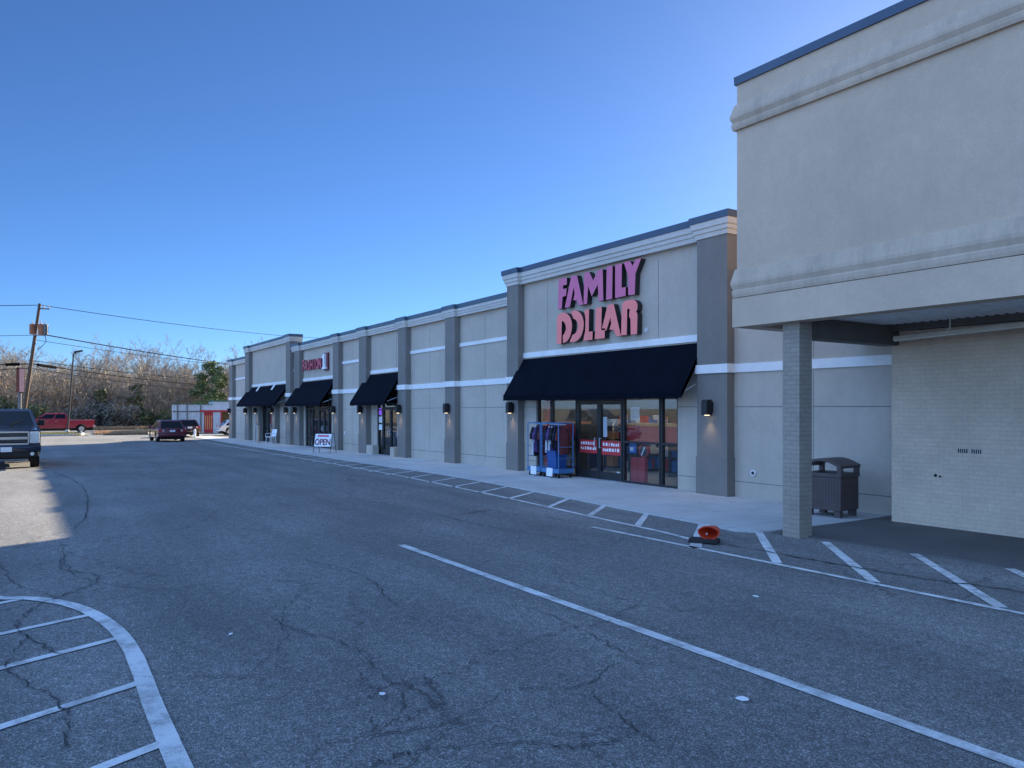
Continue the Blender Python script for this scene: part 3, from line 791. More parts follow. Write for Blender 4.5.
crest(sp, -61.26, -56.44, WT, [PIL[5]], WY + 6, None)
crest(sp, -56.42, -45.75, WT + .68, sorted(TOW), WY + 7, WY + .50)
mb = MB()
for a, b, t in ((-45.75, -21.69, WT), (-61.2, -56.4, WT), (-56.4, -45.8, WT + .68)):
    mb.box(a, b, WY + .27, WY + .45, 4.6, t - .02)
for x, t in ((-61.2, WT), (-56.36, WT + .66), (-45.86, WT + .66)): mb.box(x, x + .1, WY + .46, WY + (.49 if x > -50 else 10), -.2 if x < -61 else 4.6, t)
mb.build('parapet_return', M['stucco'], sp, drape=True)
mb = MB(); mb.box(-61.0, -21.7, WY + .5, WY + 30, 4.75, 4.9); mb.box(-61.2, -21.7, WY + 30, WY + 30.2, -.3, 4.9); mb.box(-61.2, -61.1, WY + 10, WY + 30, -.2, 4.9)
mb.build('roof', M['soffit'], sp, drape=True)
awning(sp, -34.5, -30.45, 13.45, 3.76, 2.30)
awning(sp, -44.75, -38.6, 13.42, 3.76, 2.34)
a3 = awning(sp, -56.2, -46.75, 13.40, 3.76, 2.40)
for x in (-53.2, -49.6):
    mb = MB(); mb.slab((x - .16, 14.0, 3.47), (x + .16, 14.0, 3.47), (x + .16, 14.22, 3.80), (x - .16, 14.22, 3.80), -.03)
    mb.build('awning_tab', M['trim'], a3, drape=True)
# tower posts below the awning
for x0 in (-53.4, -49.5):
    p = MB().box(x0, x0 + .75, PY - .05, WY, .96, 3.3).build('pilaster', M['taupe'], sp, drape=True)
    MB().box(x0 - .02, x0 + .77, PY - .07, WY, -.2, .955).build('plinth', M['taupe'], p, drape=True)
# doors and glass of the other shops
window(sp, -33.24, -32.72, .05, 2.98, (2.1,))
b1 = door(sp, -32.70, -31.87, 2.15, 'l'); b2 = door(sp, -31.85, -31.02, 2.15, 'r')
window(sp, -32.70, -31.02, 2.17, 2.98)
MB().box(-33.22, -32.9, 14.37, 14.38, 1.86, 2.18).build('window_sign', M['purple_sign'], sp, drape=True)
MB().box(-33.18, -32.8, 14.371, 14.38, 1.50, 1.78).box(-33.18, -32.8, 14.371, 14.38, 1.16, 1.42).build('notice', M['paper'], sp, drape=True)
for a, b in ((-33.7, -32.95), (-31.0, -30.6)): MB().box(a, b, 13.95, 14.25, -.1, .45).build('door_plinth', M['stucco'], sp, drape=True)
for a, b in ((-43.68, -42.6), (-42.58, -41.5), (-39.9, -39.32)): window(sp, a, b, .05, 2.98, (.6, 2.2))
door(sp, -41.48, -40.70, 2.2, 'l'); door(sp, -40.68, -39.92, 2.2, 'r'); window(sp, -41.48, -39.92, 2.22, 2.98)
for a, b in ((-52.6, -51.6), ): window(sp, a, b, .05, 2.98, (2.2,))
door(sp, -51.58, -50.7, 2.2, 'l'); window(sp, -51.58, -50.7, 2.22, 2.98); window(sp, -50.68, -49.6, .05, 2.98, (2.2,))
room(sp, -33.7, -30.7, 6, 3.1, 'interior'); room(sp, -44.0, -39.0, 7, 3.1, 'interior_dark'); room(sp, -53.2, -48.6, 7, 3.1, 'interior_dark')
MB().box(-37.42, -37.30, WY - .03, WY, .86, 1.02).build('outlet_cover', M['white'], sp, drape=True)

def text_mesh(txt, size, depth, name, mats, parent, loc, rot=(R(90), 0, 0), sx=1., bold=0.):
    cu = bpy.data.curves.new(name, 'FONT'); cu.body = txt; cu.size = size; cu.extrude = depth / 2; cu.offset = bold
    cu.align_x = 'CENTER'; cu.align_y = 'CENTER'
    tmp = bpy.data.objects.new('tmp', cu); COL.objects.link(tmp)
    dg = bpy.context.evaluated_depsgraph_get(); me = bpy.data.meshes.new_from_object(tmp.evaluated_get(dg))
    bpy.data.objects.remove(tmp); bpy.data.curves.remove(cu)
    me.materials.clear()
    for m in mats: me.materials.append(m)
    if len(mats) > 1:
        for p in me.polygons: p.material_index = 0 if abs(p.normal.z) > .5 else 1
    o = bpy.data.objects.new(name, me); COL.objects.link(o); o.parent = parent
    if parent is not None: loc = Vector(loc) - WORLD.get(parent.name, Vector((0, 0, 0)))
    o.location = loc; o.rotation_euler = rot; o.scale = (sx, 1, 1)
    return o

gs = thing('shop_sign', (-41.9, WY, 4.3), 'small red shop lettering ending in a white figure one above the middle awning', 'shop sign')
# the small sign is too blurred to read: a run of blocky red capitals of the same size, then the white figure
for i, ch in enumerate('FASHION'):
    o = text_mesh(ch, .86 if i == 0 else .76, .07, 'letter', [M['signred'], M['black']], gs, (-43.52 + i * .47, 14.17, 4.66 + gz(-42)), sx=.80, bold=.03)
mb = MB()
mb.prism([(-40.24, 4.33), (-39.72, 4.33), (-39.72, 4.44), (-39.86, 4.46), (-39.86, 5.16), (-40.02, 5.16), (-40.24, 4.98), (-40.22, 4.9), (-40.09, 4.97), (-40.09, 4.46), (-40.24, 4.44)], 'y', 14.08, 14.2)
mb.build('numeral', M['paper'], gs, drape=True)
mb = MB(); mb.box(-40.32, -39.64, 14.21, 14.28, 4.27, 5.22); mb.build('backing', M['oxblood'], gs, drape=True)

# ------------------------------------------------------------------ wall lamps
LAMPS = [(-12.65, 'right taupe pilaster of the dollar store'), (-21.30, 'left taupe pilaster of the dollar store'),
         (-25.75, 'first plain pilaster left of the dollar store'), (-30.10, 'pilaster right of the violet-sign door'),
         (-34.45, 'pilaster left of the violet-sign door'), (-38.10, 'pilaster right of the middle awning'),
         (-44.55, 'pilaster left of the middle awning'), (-46.25, 'right corner pilaster of the far tower'),
         (-49.12, 'right post under the far tower awning'), (-53.02, 'left post under the far tower awning'),
         (-55.9, 'left corner pilaster of the far tower'), (-60.75, 'end pilaster of the shop row')]
for i, (x, where) in enumerate(LAMPS):
    g = gz(x); yf = PY if i not in (8, 9) else PY - .05
    t = thing('wall_lamp', (x, yf, 2.0 + g), 'black box wall lamp, lit, on the ' + where, 'wall lamp', 'wall lamps along the shop fronts')
    mb = MB()
    mb.prism([(yf - .24, 1.95 + g), (yf - .06, 1.95 + g), (yf - .06, 2.32 + g), (yf - .20, 2.32 + g), (yf - .24, 2.27 + g)], 'x', x - .085, x + .085)
    mb.box(x - .08, x + .08, yf - .06, yf, 2.02 + g, 2.26 + g); mb.build('housing', M['lampblack'], t)
    MB().box(x - .05, x + .05, yf - .17, yf - .10, 1.944 + g, 1.949 + g).build('bulb', M['bulb'], t)
    l = bpy.data.lights.new('lamp_light', 'SPOT'); l.energy = 4.0; l.color = (1, .74, .42); l.spot_size = R(95); l.spot_blend = .8; l.shadow_soft_size = .05
    lo = bpy.data.objects.new('lamp_light', l); COL.objects.link(lo); lo.parent = t; lo.location = (0, -.13, -.085); lo.rotation_euler = (R(-8), 0, 0)

# ------------------------------------------------------------------ brick store with canopy, right
bs = thing('brick_store', (-2, 12, 0), 'large beige stucco canopy block over a cream painted brick wall on the right', 'store')
FY = 10.5; XL = -8.95; XR = 16.0
wall_bay(bs, -12.15, -7.9, 5.4)                # grey wall between the dollar store and the brick
band(bs, -12.15, -7.9, 2.96, 3.16)
mb = MB(); mb.cyl((-11.58, WY - .04, .62), .07, .05, 'y', 16); mb.cyl((-11.58, WY - .05, .62), .04, .02, 'y', 12, 1)
mb.build('outlet_cover', [M['white'], M['lampblack']], bs)
mb = MB(); mb.box(-7.9, XR, 13.62, 13.9, -.1, 3.52)
bw = mb.build('brick_wall', M['brick'], bs)
mb = MB()
for x0 in (-6.72, -6.50):
    mb.box(x0, x0 + .17, 13.612, 13.619, 1.345, 1.425)
    for k in range(5): mb.box(x0 + .008 + k * .034, x0 + .026 + k * .034, 13.606, 13.6115, 1.35, 1.42, 1)
mb.build('wall_vent', [M['pipe'], M['rubber']], bw)
mb = MB(); mb.cyl((-7.10, 13.614, .93), .028, .005, 'y', 12); mb.cyl((-7.02, 13.614, .915), .02, .005, 'y', 12); mb.build('bolt_hole', M['rubber'], bw)
# column
mb = MB(); mb.box(-8.05, -7.73, 10.66, 10.99, -.05, 3.6, bev=.004); mb.build('column', M['brick_col'], bs)
# beam from column back to the brick
MB().box(-8.06, -7.76, 10.991, 13.62, 3.27, 3.60).build('beam', M['soffit'], bs)
MB().box(-8.06, XR, 13.30, 13.62, 3.53, 3.70).build('ledger', M['soffit'], bs)
# ribbed metal deck
mb = MB(); x = XL + .06; ys = (FY + .34, 14.25)
zig = []
while x < XR - .2:
    zig += [(x, 3.62), (x + .055, 3.62), (x + .075, 3.66), (x + .13, 3.66)]; x += .15
vs = [[mb.bm.verts.new((a, y, b)) for a, b in zig] for y in ys]
for i in range(len(zig) - 1): mb.bm.faces.new((vs[0][i], vs[0][i + 1], vs[1][i + 1], vs[1][i]))
mb.build('roof_deck', M['metal_deck'], bs)
# upper fascia block, mouldings and coping
mb = MB(); mb.box(XL + .07, XR, FY + .02, FY + .30, 3.9, 7.72); mb.box(XL + .07, XL + .37, FY + .301, 45, 3.9, 7.72); mb.build('fascia', M['fascia'], bs)
mb = MB(); mb.box(XL, XR, FY - .02, FY + .33, 3.52, 4.02); mb.box(XL, XL + .34, FY + .331, 14.28, 3.52, 4.02); mb.build('fascia_band', M['fascia'], bs)
def mould(z0, z1, sc=.62):
    h = z1 - z0
    prof = [(-.02, z0), (.075 * sc, z0), (.095 * sc, z0 + .10 * h), (.10 * sc, z0 + .22 * h), (.075 * sc, z0 + .27 * h), (.085 * sc, z0 + .30 * h), (.125 * sc, z0 + .44 * h), (.125 * sc, z0 + .54 * h), (.03, z0 + .98 * h), (-.02, z1)]
    mb = MB(); cornice_path(mb, [(XL + .07, 30), (XL + .07, FY + .02), (XR, FY + .02)], prof)
    return mb.build('moulding', M['ledge'], bs)
mould(4.03, 4.52); mould(6.93, 7.38, .7)
mb = MB(); cornice_path(mb, [(XL + .07, 30), (XL + .07, FY + .02), (XR, FY + .02)], [(-.36, 7.721), (.035, 7.721), (.04, 7.86), (-.36, 7.9)]); mb.build('coping', M['coping'], bs)
mb = MB(); mb.box(XL + .38, XR, FY + .31, 45, 6.9, 7.05); mb.box(XR - .3, XR, FY + .34, 45, 0, 6.9); mb.box(XL + .08, XL + .37, 14.56, 45, 0, 3.9); mb.box(XL + .38, XR - .31, 44.7, 45, 0, 6.9); mb.build('roof', M['soffit'], bs)
# pipe slung below the deck
pp = MB(); pp.tube([(-7.42, 12.95, 3.335), (-5.2, 12.9, 3.40), (0, 12.9, 3.55), (8, 12.9, 3.60)], .042, 10); pp.tube([(-7.40, 12.86, 3.30), (-5.2, 12.81, 3.365), (0, 12.81, 3.51), (8, 12.81, 3.56)], .022, 8)
pp.cyl((-7.46, 12.95, 3.335), .05, .05, 'x', 12)
pipe = pp.build('pipe', M['pipe'], bs, smooth=True)
for x, z in ((-6.5, 3.36), (-5.15, 3.40), (-3.2, 3.46), (-1.2, 3.515), (1, 3.55)):
    mb = MB(); mb.tube([(x, 12.92, z + .03), (x, 12.92, 3.65)], .012, 6); mb.box(x - .03, x + .03, 12.87, 12.99, z + .035, z + .06); mb.build('hanger', M['pipe'], pipe)

# ------------------------------------------------------------------ litter bin
t = thing('trash_bin', (-8.98, 13.36, .03), 'square dark brown litter bin with an arched open hood beside the brick column', 'litter bin', rz=R(4), track=False)
def loc_box(*a, **k): return MB().box(*a, **k)
mb = MB(); mb.box(-.39, .39, -.33, .33, .13, .76, bev=.02)
for x in [-.39 + .06 * k for k in range(1, 13)]: mb.box(x - .002, x + .002, -.332, -.329, .18, .72, 1)
mb.box(-.405, .405, -.345, .345, .76, .84, bev=.012); mb.build('body', [M['bin'], M['rubber']], t, world=False)
mb = MB()
for sx in (-1, 1):
    for sy in (-1, 1): mb.box(sx * .36 - .045, sx * .36 + .045, sy * .30 - .035, sy * .30 + .035, .841, 1.0)
mb.box(-.03, .03, .27, .33, .841, 1.03)
n = 10; top = [(-.42 + .84 * k / n, .99 + .13 * math.sin(math.pi * k / n)) for k in range(n + 1)]
mb.prism(top + [(p[0] * .94, p[1] - .05) for p in top[::-1]], 'y', -.36, .36)
mb.build('hood', M['bin'], t, world=False)
for sx in (-1, 1):
    for sy in (-1, 1): MB().box(sx * .3 - .06, sx * .3 + .06, sy * .25 - .05, sy * .25 + .05, 0, .129).build('leg', M['bin'], t, world=False)

# ------------------------------------------------------------------ broken traffic cone
t = thing('traffic_cone', (-8.30, 9.12, .01), 'crushed orange traffic cone tipped open on its black rubber base', 'traffic cone', rz=R(33), track=False)
t.scale = (.76, .76, .72)
mb = MB(); mb.box(-.34, .26, -.20, .14, 0, .085, bev=.02)
mb.build('base', M['rubber'], t, world=False)
mb = MB(); ro = []; ri = []; rm = []; n = 24
ax = Vector((.10, .95, .06)).normalized(); up = Vector((0, 0, 1)); sd = ax.cross(up).normalized(); up = sd.cross(ax)
for (dist, k) in ((0, 1.0), (.06, .97), (.20, .80), (.36, .60), (.48, .42)):
    c = Vector((.05, -.06, .215)) + ax * dist
    ro.append([mb.bm.verts.new(c + sd * math.cos(a) * .225 * k * (1 + .05 * math.sin(3 * a)) + up * math.sin(a) * .150 * k) for a in (2 * math.pi * j / n for j in range(n))])
    ri.append([mb.bm.verts.new(c + sd * math.cos(a) * .200 * k * (1 + .05 * math.sin(3 * a)) + up * math.sin(a) * .127 * k) for a in (2 * math.pi * j / n for j in range(n))])
for L_ in (ro, ri):
    for A, B in zip(L_, L_[1:]):
        for j in range(n): mb.bm.faces.new((A[j], A[(j + 1) % n], B[(j + 1) % n], B[j]))
for A, B in ((ro[0], ri[0]),):
    for j in range(n): mb.bm.faces.new((A[j], A[(j + 1) % n], B[(j + 1) % n], B[j]))
mb.bm.faces.new(ro[-1]); mb.bm.faces.new(ri[-1])
mb.build('cone_shell', M['cone'], t, world=False, smooth=True)
mb = MB(); mb.cyl((.02, -.10, .2), .018, .02, 'y', 10); mb.build('reflector', M['galv'], t, world=False)

# litter scraps
for (x, y, s, a, lb) in ((-3.68, 4.42, .055, .4, 'white scrap of paper on the asphalt right of the long line'), (-7.35, 1.70, .03, 1.1, 'tiny pale scrap on the asphalt beside the curved band'),
                         (-5.2, 2.28, .028, .2, 'tiny pale flake lying on the asphalt in the lower left'), (-5.6, 6.95, .035, .8, 'small pale chip on the asphalt near the striped lane')):
    mb = MB(); c = [(math.cos(a + k * 2 * math.pi / 7) * s * random.uniform(.6, 1.2), math.sin(a + k * 2 * math.pi / 7) * s * random.uniform(.5, .9)) for k in range(7)]
    mb.prism([(x + p, y + q) for p, q in c], 'z', .012, .02)
    tag(mb.build('paper_scrap', M['paper']), lb, 'litter', 'litter on the asphalt')

# ------------------------------------------------------------------ garment carts
def cart(x0, x1, y0, y1, label, tote):
    t = thing('garment_cart', ((x0 + x1) / 2, (y0 + y1) / 2, .03), label, 'rolling cart', 'blue carts outside the dollar store')
    mb = MB(); mb.box(x0, x1, y0, y1, .17, .30, bev=.01); mb.build('deck', M['cart'], t)
    mb = MB()
    for x in (x0 + .02, x1 - .02):
        for y in (y0 + .02, y1 - .02): mb.tube([(x, y, .30), (x, y, 1.66)], .016, 8)
        mb.tube([(x, y0 + .02, 1.66), (x, y1 - .02, 1.66)], .016, 8)
        for z in (.62, .95): mb.tube([(x, y0 + .02, z), (x, y1 - .02, z)], .010, 6)
    mb.tube([(x0 + .02, y0 + .02, 1.66), (x1 - .02, y0 + .02, 1.66)], .014, 8); mb.tube([(x0 + .02, y1 - .02, 1.66), (x1 - .02, y1 - .02, 1.66)], .014, 8)
    for z in (.62, .95, 1.3): mb.tube([(x0 + .02, y1 - .02, z), (x1 - .02, y1 - .02, z)], .010, 6)
    fr = mb.build('frame', M['cart'], t, smooth=True)
    MB().tube([(x0 + .02, (y0 + y1) / 2, 1.62), (x1 - .02, (y0 + y1) / 2, 1.62)], .014, 8).build('hanging_rail', M['galv'], t)
    for x in (x0 + .08, x1 - .08):
        for y in (y0 + .07, y1 - .07):
            mb = MB(); mb.cyl((x - .018, y, .075), .045, .036, 'x', 14); mb.box(x - .025, x + .025, y - .02, y + .02, .08, .169); mb.build('caster', M['rubber'], t)
    xm = (x0 + x1) / 2
    mb = MB(); mb.slab((xm - .15, y0 - .012, .07), (xm + .15, y0 - .012, .07), (xm + .15, y0 - .004, .32), (xm - .15, y0 - .004, .32), -.006)
    mb.build('price_card', M['paper'], t)
    return t
cart(-19.66, -18.95, 13.50, 14.08, 'blue garment cart on the left holding dark hanging clothes', False)
cart(-18.91, -18.02, 13.50, 14.08, 'blue garment cart on the right with a blue tote under the clothes', True)
mb = MB(); mb.prism([(13.62, .312), (13.98, .312), (14.02, .80), (13.58, .80)], 'x', -18.72, -18.28); mb.box(-18.74, -18.26, 13.56, 14.04, .80, .83)
tag(mb.build('storage_tote', M['tote']), 'blue plastic tote standing on the deck of the right garment cart', 'tote')
def garment(x, y, top, bot, wd, mats, label, stripe=False):
    mb = MB(); rnd = random.Random(int(x * 100)); nz = 7; na = 12; rings = []
    for i in range(nz + 1):
        v = i / nz; z = top - (top - bot) * v; a = wd * (.35 + .65 * min(1, v * 4)) * (1 if v < .5 else 1 + .1 * (v - .5)); b = .035 + .03 * min(1, v * 3)
        rings.append([mb.bm.verts.new((x + b * math.cos(t) * (1 + .25 * math.sin(3 * t + v * 4)), y + a * math.sin(t) + .01 * math.sin(5 * t), z + (.03 * math.sin(3 * t) if i == nz else 0))) for t in (2 * math.pi * k / na for k in range(na))])
    for i, (A, B) in enumerate(zip(rings, rings[1:])):
        for k in range(na): mb.bm.faces.new((A[k], A[(k + 1) % na], B[(k + 1) % na], B[k])).material_index = 1 if stripe and (k in (8, 9) or i == stripe) else 0
    mb.bm.faces.new(rings[0]); mb.bm.faces.new(rings[-1])
    for s in (-1, 1):   # sleeves
        mb.tube([(x, y + s * wd * .75, top - .06), (x + .02, y + s * wd * 1.25, top - .28), (x + .03, y + s * wd * 1.3, top - .42)], [.05, .05, .045], 8)
    mb.tube([(x, y, top - .01), (x, y, 1.615), (x, y + .02, 1.64), (x, y + .03, 1.62)], .004, 5, 2)
    tag(mb.build('hanging_garment', [M[mats[0]], M[mats[1]], M['galv']], smooth=True), label, 'garment', 'clothes on the garment carts')
GM = [(-19.50, 'blackcloth', 'whitecloth', 3, 'black top with a white band hanging leftmost on the left cart'), (-19.36, 'violet', 'whitecloth', False, 'violet top hanging second on the left cart'),
      (-19.22, 'denim', 'whitecloth', False, 'navy top hanging third on the left cart'), (-19.08, 'maroncloth', 'denim', False, 'maroon top hanging rightmost on the left cart'),
      (-18.78, 'denim', 'whitecloth', 2, 'navy top with a white stripe hanging leftmost on the right cart'), (-18.64, 'violet', 'whitecloth', 4, 'violet and white top hanging second on the right cart'),
      (-18.48, 'blackcloth', 'denim', False, 'black top hanging in the middle of the right cart'), (-18.32, 'denim', 'denim', False, 'plain navy top hanging fourth on the right cart'), (-18.16, 'maroncloth', 'denim', False, 'maroon top hanging rightmost on the right cart')]
for x, a, b, s, lb in GM: garment(x, 13.79, 1.57, random.uniform(.62, .85) if x < -19.0 else random.uniform(.72, .95), .21, (a, b), lb, s)

# ------------------------------------------------------------------ sidewalk sign, chairs, post
g = gz(-35.5)
t = thing('sidewalk_sign', (-35.45, 12.55, g + .03), 'white A-frame sidewalk sign reading OPEN on thin dark legs', 'sign', rz=R(36), track=False)
t.scale = (.74, .74, .80)
for s in (-1, 1):
    mb = MB(); lean = .22 * s
    mb.slab((-.62, .26 * s, .40), (.62, .26 * s, .40), (.62, .10 * s, 1.15), (-.62, .10 * s, 1.15), .02); mb.build('panel', M['paper'], t, world=False)
    mb = MB()
    for x in (-.64, .64): mb.tube([(x, .36 * s, 0), (x, .06 * s, 1.19)], .018, 6)
    mb.tube([(-.64, .26 * s, .39), (.64, .26 * s, .39)], .014, 6); mb.tube([(-.64, .08 * s, 1.17), (.64, .08 * s, 1.17)], .014, 6)
    mb.build('frame', M['bronze'], t, world=False)
tilt = math.atan2(.75, .16)
sl_ = R(90) - math.atan2(.16, .75)
WORLD[t.name] = Vector((0, 0, 0))
text_mesh('OPEN', .50, .012, 'lettering', [M['oxblood'], M['oxblood']], t, (0, -.232, .66), (sl_, 0, 0), sx=.92, bold=.012)
MB().slab((-.42, -.162, .985), (.42, -.162, .985), (.42, -.136, 1.085), (-.42, -.136, 1.085), -.012).build('header_strip', M['signred'], t, world=False)

def chair(x, y, rz, label):
    t = thing('patio_chair', (x, y, gz(x) + .03), label, 'chair', rz=rz, track=False)
    mb = MB(); mb.box(-.24, .24, -.23, .23, .42, .46, bev=.01); mb.build('seat', M['white'], t, world=False)
    mb = MB(); mb.slab((-.24, .22, .47), (.24, .22, .47), (.22, .32, .90), (-.22, .32, .90), .03); mb.build('backrest', M['white'], t, world=False)
    for sx in (-1, 1):
        for sy in (-1, 1): MB().tube([(sx * .2, sy * .18, .42), (sx * .23, sy * .22, 0)], .02, 6).build('leg', M['white'], t, world=False)
        MB().tube([(sx * .25, -.2, .44), (sx * .25, -.2, .64), (sx * .25, .25, .66)], .018, 6).build('armrest', M['white'], t, world=False)
chair(-47.9, 13.5, R(20), 'white patio chair on the sidewalk under the far tower awning')
mb = MB(); g = gz(-50); mb.cyl((-49.75, 13.2, g + .03), .10, 1.02, 'z', 14, r2=.09); mb.cyl((-49.75, 13.2, g + 1.05), .15, .08, 'z', 14, r2=.13)
tag(mb.build('ash_urn', M['urn'], smooth=True), 'slim beige post-shaped urn standing before the far tower door', 'urn')

# ------------------------------------------------------------------ vehicles
def ring_prism(mb, prof, hw, cham=.05, mi=0, k=.985):
    """side profile (x,z) carried across the width with chamfered flanks"""
    zc = sum(p[1] for p in prof) / len(prof); xc = sum(p[0] for p in prof) / len(prof)
    rows = []
    for y, s in ((-hw, k), (-hw + cham, 1), (hw - cham, 1), (hw, k)):
        kz = 1 - (1 - s) * 2.6
        rows.append([mb.bm.verts.new((xc + (p[0] - xc) * s, y, zc + (p[1] - zc) * (kz if p[1] > zc else 1))) for p in prof])
    n = len(prof)
    for A, B in zip(rows, rows[1:]):
        for i in range(n): mb.bm.faces.new((A[i], A[(i + 1) % n], B[(i + 1) % n], B[i])).material_index = mi
    for tri in tessellate_polygon([[Vector((p[0], p[1], 0)) for p in prof]]):
        for row in (rows[0], rows[-1]): mb.bm.faces.new([row[i] for i in tri]).material_index = mi

def arch(xc, r, zb, n=10):
    zc = .40
    a0 = math.asin(max(-1, min(1, (zb - zc) / r)))
    return [(xc + r * math.cos(a), zc + r * math.sin(a)) for a in (math.pi - a0 - (math.pi - 2 * a0) * k / n for k in range(n + 1))]

def wheel(t, x, y, r, wd, s):
    mb = MB(); pr = [(r * .62, -wd / 2), (r * .93, -wd / 2), (r, -wd / 2 + .04), (r, wd / 2 - .04), (r * .93, wd / 2), (r * .62, wd / 2)]
    n = 28; rows = [[mb.bm.verts.new((x + q * math.cos(a), y + o, r + q * math.sin(a))) for q, o in pr] for a in (2 * math.pi * k / n for k in range(n))]
    for i in range(n):
        A, B = rows[i], rows[(i + 1) % n]
        for j in range(len(pr)): mb.bm.faces.new((A[j], A[(j + 1) % len(pr)], B[(j + 1) % len(pr)], B[j]))
    w_ = mb.build('wheel', M['rubber'], t, world=False, smooth=True)
    mb = MB(); yo = y + s * wd * .36
    mb.cyl((x, yo - .01, r), r * .62, .02, 'y', 24)
    for k in range(6):
        a = k * math.pi / 3; d = Vector((math.cos(a), 0, math.sin(a))); p = Vector((-d.z, 0, d.x)); c = Vector((x, yo + s * .012, r))
        mb.slab(c + d * .05 - p * .035, c + d * r * .58 - p * .045, c + d * r * .58 + p * .045, c + d * .05 + p * .035, .02 * s)
    mb.cyl((x, yo, r), .06, .04 * s, 'y', 12)
    mb.build('rim', M['rim'], w_, world=False)

def cab_shell(t, mat, bx, tx, zb, zt, wb, wt, windows, name='cab', crown=.05):
    """greenhouse: lower rectangle bx at the belt, upper rectangle tx at the roof"""
    mb = MB()
    lo = [(bx[0], -wb), (bx[1], -wb), (bx[1], wb), (bx[0], wb)]; hi = [(tx[0], -wt), (tx[1], -wt), (tx[1], wt), (tx[0], wt)]
    A = [mb.bm.verts.new((*p, zb)) for p in lo]; B = [mb.bm.verts.new((*p, zt)) for p in hi]
    ins = .10; C = [mb.bm.verts.new((p[0] + (ins if p[0] == tx[0] else -ins), p[1] * (1 - ins * 1.2), zt + crown)) for p in hi]
    for P, Q in ((A, B), (B, C)):
        for i in range(4): mb.bm.faces.new((P[i], P[(i + 1) % 4], Q[(i + 1) % 4], Q[i]))
    mb.bm.faces.new(C); mb.bm.faces.new(A[::-1])
    bmesh.ops.bevel(mb.bm, geom=[e for e in mb.bm.edges if (e.verts[0] in A) != (e.verts[1] in A) or e.verts[0] in B and e.verts[1] in B], offset=.04, segments=2, affect='EDGES')
    cab = mb.build(name, mat, t, world=False, smooth=True)
    lo = [Vector((*p, zb)) for p in lo]; hi = [Vector((*p, zt)) for p in hi]
    def pane(i, u0, u1, v0, v1, nm):
        a, b, c, d = lo[i], lo[(i + 1) % 4], hi[(i + 1) % 4], hi[i]
        def q(u, v): return (a.lerp(b, u)).lerp(d.lerp(c, u), v)
        mb = MB(); p = [q(u0, v0), q(u1, v0), q(u1, v1), q(u0, v1)]
        n = (b - a).cross(d - a).normalized()
        mb.slab(*[x + n * .003 for x in p], .007); mb.build(nm, M['carglass'], cab, world=False)
    for w_ in windows: pane(*w_)
    return cab

def mirrors(t, x, y, z, mat):
    for s in (-1, 1):
        mb = MB(); mb.box(x - .07, x + .07, s * y - .0, s * y + s * .22, z, z + .20, bev=.02) if s > 0 else mb.box(x - .07, x + .07, -y - .22, -y, z, z + .20, bev=.02)
        mb.box(x - .03, x + .03, min(s * (y - .14), s * y), max(s * (y - .14), s * y), z + .02, z + .08)
        mb.build('mirror', M[mat], t, world=False)

def lamp_part(t, nm, mat, *b): MB().box(*b, bev=.01).build(nm, M[mat], t, world=False)

